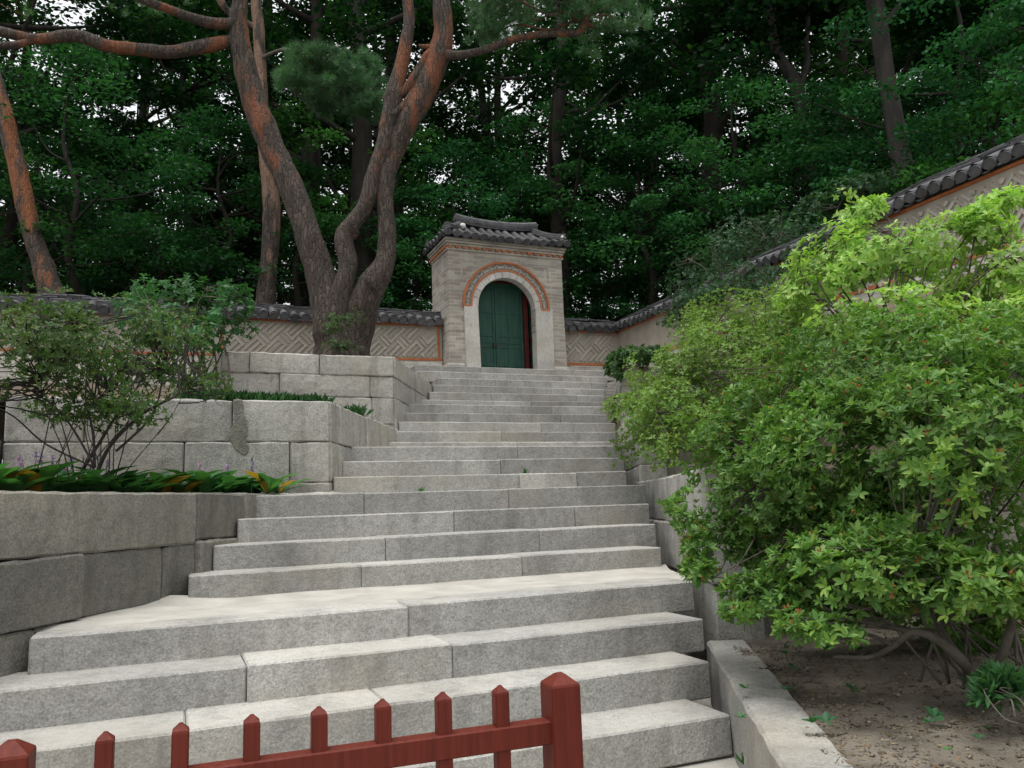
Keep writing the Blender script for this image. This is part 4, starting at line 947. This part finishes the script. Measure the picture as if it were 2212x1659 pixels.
solo('slender crooked trunk that forks high up, right of the arched gate', [(1768, 520, 36), (1756, 440, 28), (1750, 370, 27), (1738, 290, 27), (1728, 225, 28), (1715, 170, 26), (1690, 135, 24), (1672, 90, 22), (1660, 20, 20), (1640, -60, 16)],
     [[(1724, 195, 16), (1744, 140, 12), (1742, 80, 10), (1752, 0, 8)], [(1735, 270, 10), (1765, 235, 8), (1790, 195, 6)]], [E(1640, -60, 19, 200, 110, 2), E(1560, 50, 19.5, 110, 60, 1.2), E(1780, 20, 19, 130, 60, 1.5)], 19, 62)

# ================================================================== shrubs
def shrub(name, label, base, ells, n, k, Ln, W, mat, seed, shell=.5, gap=.42, gfreq=1.6, nst=9, ntw=80, up=.35, tilt=.45, six=True, r0=.012, low=-.35, cat='shrub', twm='twig', spread=.2, single=False, parts=0, bow=.2):
    r = np.random.default_rng(seed); root = thing(name, label, cat, base)
    C, A = ell_points(r, ells, n, shell, gap, gfreq, low); A = unit(A*(1-up)+np.array([0, 0, up])+.25*r.normal(size=A.shape))
    mb = MB(); cs = np.array([e[0] for e in ells]); tg = [cs[i % len(cs)]*.25+.75*C[r.integers(len(C))] for i in range(int(nst*1.6))]
    nodes = stems(mb, r, base, tg, r0, r0*.35, .05, bow, 6, spread)
    twigs(mb, r, nodes, C[r.choice(len(C), min(ntw, len(C)), replace=False)]-A[:1]*0, .0045)
    link('stem', mb.mesh('stem', True), M[twm], root)
    if parts:                                                        # the nearest sprigs are objects of their own
        d = np.linalg.norm(C-np.array([0, 0, EYE]), axis=1); o = np.argsort(d); near, far = o[:parts], o[parts:]
        V, Q = rosettes(r, np.zeros((12, 3)), np.tile([0, 0, 1.], (12, 1)), k, Ln, W, tilt, .25, six); nvx = k*(6 if six else 4); nq = k*(2 if six else 1); mes = []
        for i in range(12):
            vi = V[i*nvx:(i+1)*nvx]; qi, ql = rosettes(np.random.default_rng(seed*50+i), np.zeros((1, 3)), np.array([[0, 0, 1.]]), k, Ln, W, tilt, .25, six); me = np_mesh('leaf_sprig', qi, ql); me.materials.append(mat); mes.append(me)
        for i in near:
            z = A[i]; x = np.cross(z, r.normal(size=3)); x /= np.linalg.norm(x); placed('leaf_sprig', mes[r.integers(12)], root, basis(C[i], x, np.cross(z, x), z))
        C2_, A2_ = C[far], A[far]
    else: C2_, A2_ = C, A
    leaf_obj('foliage', rosettes(r, C2_, A2_, k, Ln, W, tilt, .3, six), mat, root, 'stuff' if parts else None)
    return root, C, A, r
# big azalea at the right
az_base = at_z(2110, 1480, .44)
az, C, A, r = shrub('azalea_bush', 'big glossy azalea in front at the right, leaning over the steps', az_base,
    [E(2010, 1010, 3.8, 250, 220, .7), E(1810, 990, 4.4, 190, 170, .7), E(1660, 1080, 4.7, 140, 120, .5), E(1900, 850, 4.9, 260, 130, .7), E(2180, 850, 4.2, 200, 180, .7), E(1570, 1180, 4.6, 90, 70, .35),
     E(1660, 1280, 4.1, 100, 48, .35), E(1770, 1350, 3.7, 90, 40, .3), E(1850, 1230, 3.8, 180, 90, .5), E(2060, 1250, 3.5, 170, 80, .5), E(2200, 1180, 3.4, 110, 110, .5), E(1500, 1110, 4.9, 50, 50, .3), E(1600, 980, 5.3, 120, 90, .5),
     E(1690, 890, 5.5, 150, 90, .5), E(1540, 1050, 5.2, 80, 60, .4), E(2080, 750, 5.2, 210, 80, .6), E(1880, 750, 5.8, 200, 80, .6), E(1900, 1310, 4.7, 150, 80, .4), E(2110, 1320, 4.6, 140, 100, .4), E(2190, 1400, 4.3, 90, 70, .4), E(1740, 1230, 4.9, 120, 90, .4), E(1460, 1090, 5.1, 36, 22, .2), E(1505, 1230, 4.5, 36, 24, .2), E(1590, 1320, 4.0, 34, 18, .2), E(1850, 1090, 4.5, 140, 110, .4), E(1960, 1130, 4.2, 140, 90, .4)],
    17500, 6, .041, .0165, M['azalea'], 301, .75, .47, 3.0, 7, 460, .45, .5, True, .008, -.8, parts=290, bow=.05, spread=.12)
idx = r.choice(len(C), 1100, replace=False)
P_ = C[idx]+A[idx]*.012; m = 5; D = unit(np.repeat(A[idx], m, 0)+.9*r.normal(size=(len(idx)*m, 3)))
leaf_obj('seed_capsules', leaf_quads(np.repeat(P_, m, 0), D, rand_unit(r, len(D)), .024, .010, six=False), M['azalea_bud'], az)
mb = MB()                                                             # the bare crooked stems under it
for pts in ([(2130, 1500, 20, 3.6), (2080, 1430, 22, 3.5), (2030, 1385, 20, 3.5), (1975, 1365, 17, 3.55), (1930, 1395, 14, 3.6), (1880, 1420, 10, 3.6), (1800, 1418, 7, 3.6)], [(2125, 1490, 18, 3.6), (2060, 1400, 15, 3.7), (2010, 1330, 13, 3.8), (1985, 1270, 10, 3.8)],
            [(1975, 1365, 14, 3.55), (1900, 1350, 10, 3.7), (1820, 1330, 8, 3.8), (1740, 1290, 6, 3.9)], [(2130, 1500, 22, 3.6), (2170, 1400, 18, 3.5), (2190, 1290, 14, 3.5), (2150, 1180, 10, 3.6)], [(1930, 1395, 9, 3.6), (1870, 1370, 7, 3.55), (1800, 1380, 5, 3.5), (1740, 1340, 4, 3.5)],
            [(2160, 1310, 12, 3.4), (2060, 1250, 9, 3.4), (1960, 1250, 7, 3.4), (1850, 1180, 5, 3.5)]):
    tube(mb, *path_px(pts, 3.6), 7, 5, .12, 8)
link('bare_stem', mb.mesh('bare_stem', True), M['twig'], az)
shrub('azalea_bush', 'small-leaved yellowish azalea spilling over the wall beside the middle steps', at_y(1560, 960, 8.6),
    [E(1520, 850, 8.6, 150, 110, 1.0), E(1440, 900, 8.2, 100, 80, .7), E(1640, 760, 9.0, 170, 120, 1.0), E(1370, 950, 8.2, 60, 80, .4), E(1430, 800, 9.2, 80, 60, .6), E(1760, 730, 8.6, 130, 100, .8), E(1560, 700, 10, 110, 70, .8), E(1350, 880, 9.5, 45, 30, .35), E(1500, 960, 7.6, 130, 70, .5), E(1560, 780, 8.6, 140, 90, .6), E(1680, 680, 8.6, 110, 60, .6), E(1720, 800, 7.4, 140, 80, .6)],
    12000, 5, .036, .017, M['smallaz'], 302, .7, .45, 2.2, 22, 260, .4, .5, True, .018, -.7)
shrub('lime_shrub', 'bright yellow-green shrub below the tiled side wall, top right', at_y(1960, 800, 7.0),
    [E(1830, 580, 7.2, 130, 100, .7), E(1960, 560, 7.0, 140, 90, .7), E(1850, 480, 7.3, 60, 40, .4), E(2090, 520, 6.9, 90, 70, .5), E(2150, 620, 6.6, 110, 80, .6), E(1760, 640, 7.2, 80, 50, .5), E(2160, 440, 6.9, 50, 26, .3), E(1920, 690, 6.4, 180, 60, .6), E(1800, 430, 7.3, 40, 20, .25), E(1890, 450, 7.2, 40, 24, .25), E(2120, 465, 6.9, 60, 22, .3), E(2190, 700, 6.2, 90, 60, .5)],
    3000, 5, .058, .027, M['lime'], 303, .75, .50, 2.4, 16, 200, .3, .25, True, .016, -.6)
shrub('dark_shrub', 'dull green shrub hanging over the tiled side wall right of the gate', at_y(1600, 640, 14.5),
    [E(1560, 560, 15.0, 120, 70, .9), E(1620, 500, 15.5, 110, 80, 1), E(1500, 610, 15, 70, 50, .7), E(1720, 520, 14, 90, 60, .8), E(1660, 600, 13.2, 110, 34, .7), E(1540, 650, 14.0, 80, 28, .6), E(1760, 545, 12.2, 70, 30, .6), E(1500, 660, 14.2, 60, 36, .4), E(1580, 625, 12.6, 100, 56, .5), E(1680, 585, 11.8, 100, 56, .5), E(1770, 545, 11.0, 80, 50, .4), E(1450, 690, 15, 50, 20, .4)],
    3400, 5, .058, .03, M['climber'], 304, .7, .46, 1.1, 16, 260, .3, .3, False, .02, -.7)
shrub('dark_shrub', 'leafy green shrub growing behind the tiled wall below the straight grey trunk', at_y(1850, 470, 14.5),
    [E(1840, 430, 14.5, 90, 50, .8), E(1920, 410, 14.8, 70, 45, .7), E(1770, 460, 14.6, 60, 40, .6)], 900, 5, .085, .045, M['climber'], 305, .7, .44, 1.1, 8, 80, .3, .3, False)
shrub('ivy', 'ivy trailing over the top stone block right of the uppermost steps', at_y(1345, 790, 12.7),
    [E(1360, 775, 12.7, 45, 24, .5), E(1325, 800, 12.6, 18, 36, .3), E(1400, 770, 12.8, 40, 20, .4), E(1316, 840, 12.4, 12, 24, .2)], 800, 4, .055, .04, M['climber'], 306, .6, .4, 1.4, 6, 30, .3, .2, True, .008, -.8, cat='climbing plant')
shrub('evergreen_shrub', 'low dark shrub at the right edge of the bare soil bed', at_y(2180, 1550, 2.95),
    [E(2205, 1520, 3.0, 44, 46, .2), E(2180, 1560, 2.9, 28, 20, .15)], 110, 5, .07, .016, M['grass'], 307, .8, .4, 2, 3, 4, .6, .8, True, .004, spread=.04, bow=0)
# left airy azalea, maple sapling, plant at the pine's foot
al_base = at_y(215, 1018, 6.0)*[1, 1, 0]+[0, 0, 1.42]
sb, C, A, r = shrub('azalea_bush', 'sparse airy azalea with bare crooked branches, in the bed at the left', al_base,
    [E(140, 760, 5.6, 150, 80, .8), E(260, 790, 6.0, 150, 70, .8), E(60, 850, 5.4, 110, 70, .7), E(330, 730, 6.4, 120, 80, .7), E(150, 690, 6.0, 160, 50, .7), E(420, 810, 6.2, 70, 60, .5), E(230, 880, 5.9, 140, 50, .6)],
    3900, 5, .032, .015, M['airy'], 310, .95, .46, 2.2, 9, 420, .3, .45, True, .006, -.8, bow=.05, spread=.2, twm='greybark')
mb = MB()
for pts in ([(210, 1020, 14, 6.1), (240, 960, 12, 6.1), (300, 900, 11, 6.1), (350, 870, 10, 6.1), (385, 850, 9, 6.1), (387, 815, 7, 6.1), (384, 790, 5, 6.1)], [(180, 1012, 12, 6), (225, 940, 10, 6), (250, 900, 8, 6), (300, 830, 7, 6), (320, 760, 5, 6)], [(250, 975, 9, 6), (315, 915, 8, 6.1), (340, 870, 7, 6.2), (350, 820, 5, 6.2)],
            [(200, 1000, 8, 5.8), (160, 930, 7, 5.8), (120, 880, 6, 5.7), (60, 840, 4, 5.6)], [(205, 1010, 9, 5.9), (200, 930, 8, 5.9), (185, 860, 6, 5.9), (190, 780, 4, 5.9)], [(205, 1010, 7, 5.9), (100, 960, 6, 5.8), (30, 900, 5, 5.7), (-30, 870, 4, 5.6)]):
    P_, R_ = path_px(pts, 6); tube(mb, P_, R_*.62, 7, 5, .1, 9)
link('bare_stem', mb.mesh('bare_stem', True), M['greybark'], sb)
shrub('maple_sapling', 'deep green sapling spreading over the tiled wall above the sparse azalea', at_y(440, 830, 9.8),
    [E(420, 650, 9.8, 130, 42, .8), E(360, 700, 9.5, 110, 50, .7), E(470, 690, 9.6, 90, 50, .7), E(330, 640, 10, 90, 34, .7), E(430, 740, 9.4, 80, 50, .6), E(500, 640, 10, 50, 30, .5)],
    1300, 5, .055, .026, M['sapling'], 311, .95, .52, 2.6, 12, 160, .35, .15, True, .016, -.6)
shrub('small_shrub', 'little pale shrub sprouting at the foot of the forked pine', at_y(742, 790, 12.3),
    [E(745, 690, 12.2, 46, 22, .3), E(735, 750, 12.2, 40, 16, .3), E(720, 712, 12.2, 26, 16, .2)], 300, 4, .05, .02, M['airy'], 312, .9, .4, 2, 8, 60, .3, .4, False, .008)
# ---- lily-like plants along the left bed: one thing per clump, leaves are parts
def lily(x, y, sc_, seed, label):
    r = np.random.default_rng(seed); t = thing('lily_plant', label, 'plant', (x, y, 1.43), 'broad-leaved lilies along the dark wall')
    n = int(r.integers(9, 12))
    for i in range(n):
        a = i*2.4+r.normal(0, .2); L_ = sc_*(.17+.12*r.random()); w = L_*(.25+.08*r.random()); el = .35+.9*r.random(); m = 5; V = []; F = []
        for j in range(m+1):
            u = j/m; out = L_*(u*math.cos(el*(1-.6*u))); up = L_*(u*math.sin(el)-.42*u*u*math.sin(el)); ww = w*math.sin(math.pi*min(1, u*.93+.05))**.8*.5
            for q in (-1, 0, 1): V.append((x+out*math.cos(a)-q*ww*math.sin(a), y+out*math.sin(a)+q*ww*math.cos(a), 1.46+up+(.25*ww if q else 0)))
        for j in range(m):
            for q in range(2): b = j*3+q; F.append((b, b+1, b+4, b+3))
        old = r.random() < .05
        o = link('leaf', py_mesh('leaf', V, F, True), M['yellow' if old else 'hosta'], t)
        if old: o['label'] = 'yellowed leaf'
lr = np.random.default_rng(91); T0mid = [T0[1], T0[2], T0[3]]
for i in range(30):
    px = -40+i*22.5; y = 5.0+(px+40)/680*2.35
    q = at_z(px, 1052 if i % 2 else 1040, 1.46); yy = y+(.28 if i % 2 else .02)+lr.normal(0, .06); xx = at_y(px, 1050, yy)[0]
    lily(xx-.05, yy, 1.3+.3*lr.random(), 400+i, 'broad-leaved lily with some yellowing leaves in the left bed')
# ---- grass tufts
def tuft(name, label, pts, n, L_, mat, seed, cat=None, kind=None, group=None, w=.008, sp=.035):
    r = np.random.default_rng(seed); pts = np.array(pts); P_ = pts[r.integers(len(pts), size=n)]+r.normal(0, sp, (n, 3))*[1, 1, .1]
    D = unit(r.normal(size=(n, 3))*[.5, .5, .1]+[0, 0, 1]); o = link(name, np_mesh(name, *leaf_quads(P_, D, rand_unit(r, n), L_*(.5+.7*r.random(n)), w, .2, True, .25)), mat); tag(o, label, cat, group, kind); return o
pts = [C1*0+p for p in []]
seg = []
for b in np.linspace(0, 1, 40):
    px = 400+300*b
    for dD in (.20, .30, .42): q = at_d(px, 862, 7.93+dD); seg.append(np.array([q[0], q[1], 2.355-.03*b]))
tuft('grass', 'strip of dark green grass on the ledge of the middle terrace', seg, 2600, .135, M['grass'], 71, kind='stuff', w=.006)
tuft('grass_clump', 'small clump of grass on the middle wall below the corner of the upper wall', [np.array([*(at_y(px, 890, 9.3)[:2]+[-.1, 0]), 2.36]) for px in range(735, 800, 8)], 220, .15, M['grass'], 72, cat='grass clump', w=.006)
for i, (px, py, zz) in enumerate(((1058, 1046, ZS[9]), (834, 1101, ZS[8]), (1610, 1652, .05))):
    q = at_z(px, py, zz) if zz < 1 else sd3(s_at_x(.0, DS[10])+(px-1040)/170, DS[10 if i == 0 else 9]-.05, ZS[9 if i == 0 else 8])
    tuft('weed', ['tiny green weed in a joint of the third flight of steps', 'tiny green weed at the left foot of the third flight of steps', 'tiny green weed beside the lowest step at the kerb'][i], [q], 12, .065, M['grass'], 80+i, cat='weed', w=.014, sp=.006)
# purple flower spikes in the left bed
for i in range(14):
    px, yy = (40+i*19, 6.3) if i < 11 else (440+(i-11)*52, 7.0); q = at_y(px, 1000, yy); q[2] = 1.42
    t = thing('flower_spike', 'slim spike of small purple flowers before the pale wall', 'flower', q, 'purple flower spikes in the left bed'); r = np.random.default_rng(500+i); top = q+[r.normal(0, .04), r.normal(0, .04), .30+.14*r.random()]
    mb = MB(); tube(mb, [q, (q+top)/2+r.normal(0, .01, 3), top], [.004, .003, .002], 5, 3); link('stalk', mb.mesh('stalk'), M['sapling'], t)
    n = 34; u = .55+.45*r.random(n); Pp = q+(top-q)*u[:, None]; D = unit(r.normal(size=(n, 3))*[1, 1, .4]); leaf_obj('blossom', leaf_quads(Pp, D, rand_unit(r, n), .022, .016, six=False), M['purple'], t)
# litter and small weeds on the bare soil
r = np.random.default_rng(95); n = 12000; y = 1.2+4.2*r.random(n); x = 1.35+(y-5.5)*.11+3.2*r.random(n)**1.2
zs_ = SOILZ+.09*np.maximum(0, x-1.6)+np.array([.028*noise.noise(Vector((a*2.1, b*2.1, 1)))+.012*noise.noise(Vector((a*8, b*8, 1))) for a, b in zip(x, y)])
P_ = np.stack([x, y, zs_+.004], 1); o = link('leaf_litter', np_mesh('leaf_litter', *leaf_quads(P_, unit(r.normal(size=(n, 3))*[1, 1, .12]), unit(np.array([0, 0, 1.])+.35*r.normal(size=(n, 3))), (.009+.032*r.random(n)**3), (.006+.015*r.random(n)**3), .5, False, .3)), M['litter']); o['kind'] = 'stuff'; o['label'] = 'dry leaves and bits of litter on the bare soil bed'
n = 5000; y = 1.2+4.2*r.random(n); x = 1.38+(y-5.5)*.11+3.0*r.random(n)**1.2
zs_ = SOILZ+.09*np.maximum(0, x-1.6)+np.array([.028*noise.noise(Vector((a*2.1, b*2.1, 1)))+.012*noise.noise(Vector((a*8, b*8, 1))) for a, b in zip(x, y)])
q_ = (.004+.012*r.random(n)**2.5)[:, None, None]; oc = np.array([[1, 0, 0], [0, 1, 0], [-1, 0, 0], [0, -1, 0], [0, 0, .7], [0, 0, -.7]])
V = (np.stack([x, y, zs_+.002], 1)[:, None]+oc[None]*q_*(.7+.6*r.random((n, 6, 1)))).reshape(-1, 3); Q = (np.arange(n)[:, None, None]*6+np.array([[0, 1, 4], [1, 2, 4], [2, 3, 4], [3, 0, 4], [1, 0, 5], [2, 1, 5], [3, 2, 5], [0, 3, 5]])[None]).reshape(-1, 3)
o = link('soil_clods', np_mesh('soil_clods', V, Q), M['gravel']); o['kind'] = 'stuff'; o['label'] = 'small clods and pebbles on the bare soil bed'
for i in range(22):
    px, py = 1600+r.random()*560, 1400+r.random()*240; q = at_z(px, py, .39); t = thing('seedling', 'tiny green seedling on the littered soil bed', 'seedling', q, 'seedlings on the soil bed')
    A_ = np.array([[0, 0, 1.]]); leaf_obj('leaves', rosettes(r, np.array([q+[0, 0, .015]]), A_, 5, .035, .022, .4), M['sapling'], t)
# ================================================================== the red fence in front
fence = thing('wooden_fence', 'low red-brown painted wooden fence with square pickets in front of the steps', 'fence', at_z(691, 1530, .8)*[1, 1, 0])
f0, f6 = at_z(228, 1580, .80), at_z(1080, 1480, .80); fd = (f6-f0)/6; fu = fd/np.linalg.norm(fd); fn = np.array([-fu[1], fu[0], 0])
def picket(name, c, w, h0, h1, tip):
    hw = w/2; V = []
    for z, q in ((h0, hw), (h1-tip-.006, hw), (h1-tip, hw*.94), (h1-.004, hw*.34), (h1, hw*.2)):
        for a, b in ((-1, -1), (1, -1), (1, 1), (-1, 1)): V.append(np.array([c[0], c[1], 0])+fu*a*q+fn*b*q+ZZ*z)
    F = [(3, 2, 1, 0), (16, 17, 18, 19)]+[(i*4+j, i*4+(j+1) % 4, (i+1)*4+(j+1) % 4, (i+1)*4+j) for i in range(4) for j in range(4)]
    bm = bmesh.new(); vs = [bm.verts.new(v) for v in V]; [bm.faces.new([vs[i] for i in f]) for f in F]
    ed = [e for e in bm.edges if abs(e.verts[0].co.z-e.verts[1].co.z) > .1]; bmesh.ops.bevel(bm, geom=ed, offset=.0025, segments=2, affect='EDGES')
    me = bpy.data.meshes.new(name); bm.to_mesh(me); bm.free(); return link(name, me, M['red'], fence)
for i in range(7): picket('picket', f0*[1, 1, 0]+fd*i, .039, .03, .80, .016)
f0 = f0*[1, 1, 0]; postR, postL = f0+fd*7.10, f0-fd*1.17
picket('post', postR, .087, -.03, .815, .026); picket('post', postL, .087, -.03, .805, .026)
for zz in (.695, .16):
    V, F = chamfer_bar(postL-fn*.026+ZZ*zz, postR-fn*.026+ZZ*zz, ZZ, fn, .062, .052, .004, np.random.default_rng(1), .5, 0.0); link('rail', py_mesh('rail', V, F), M['red'], fence)
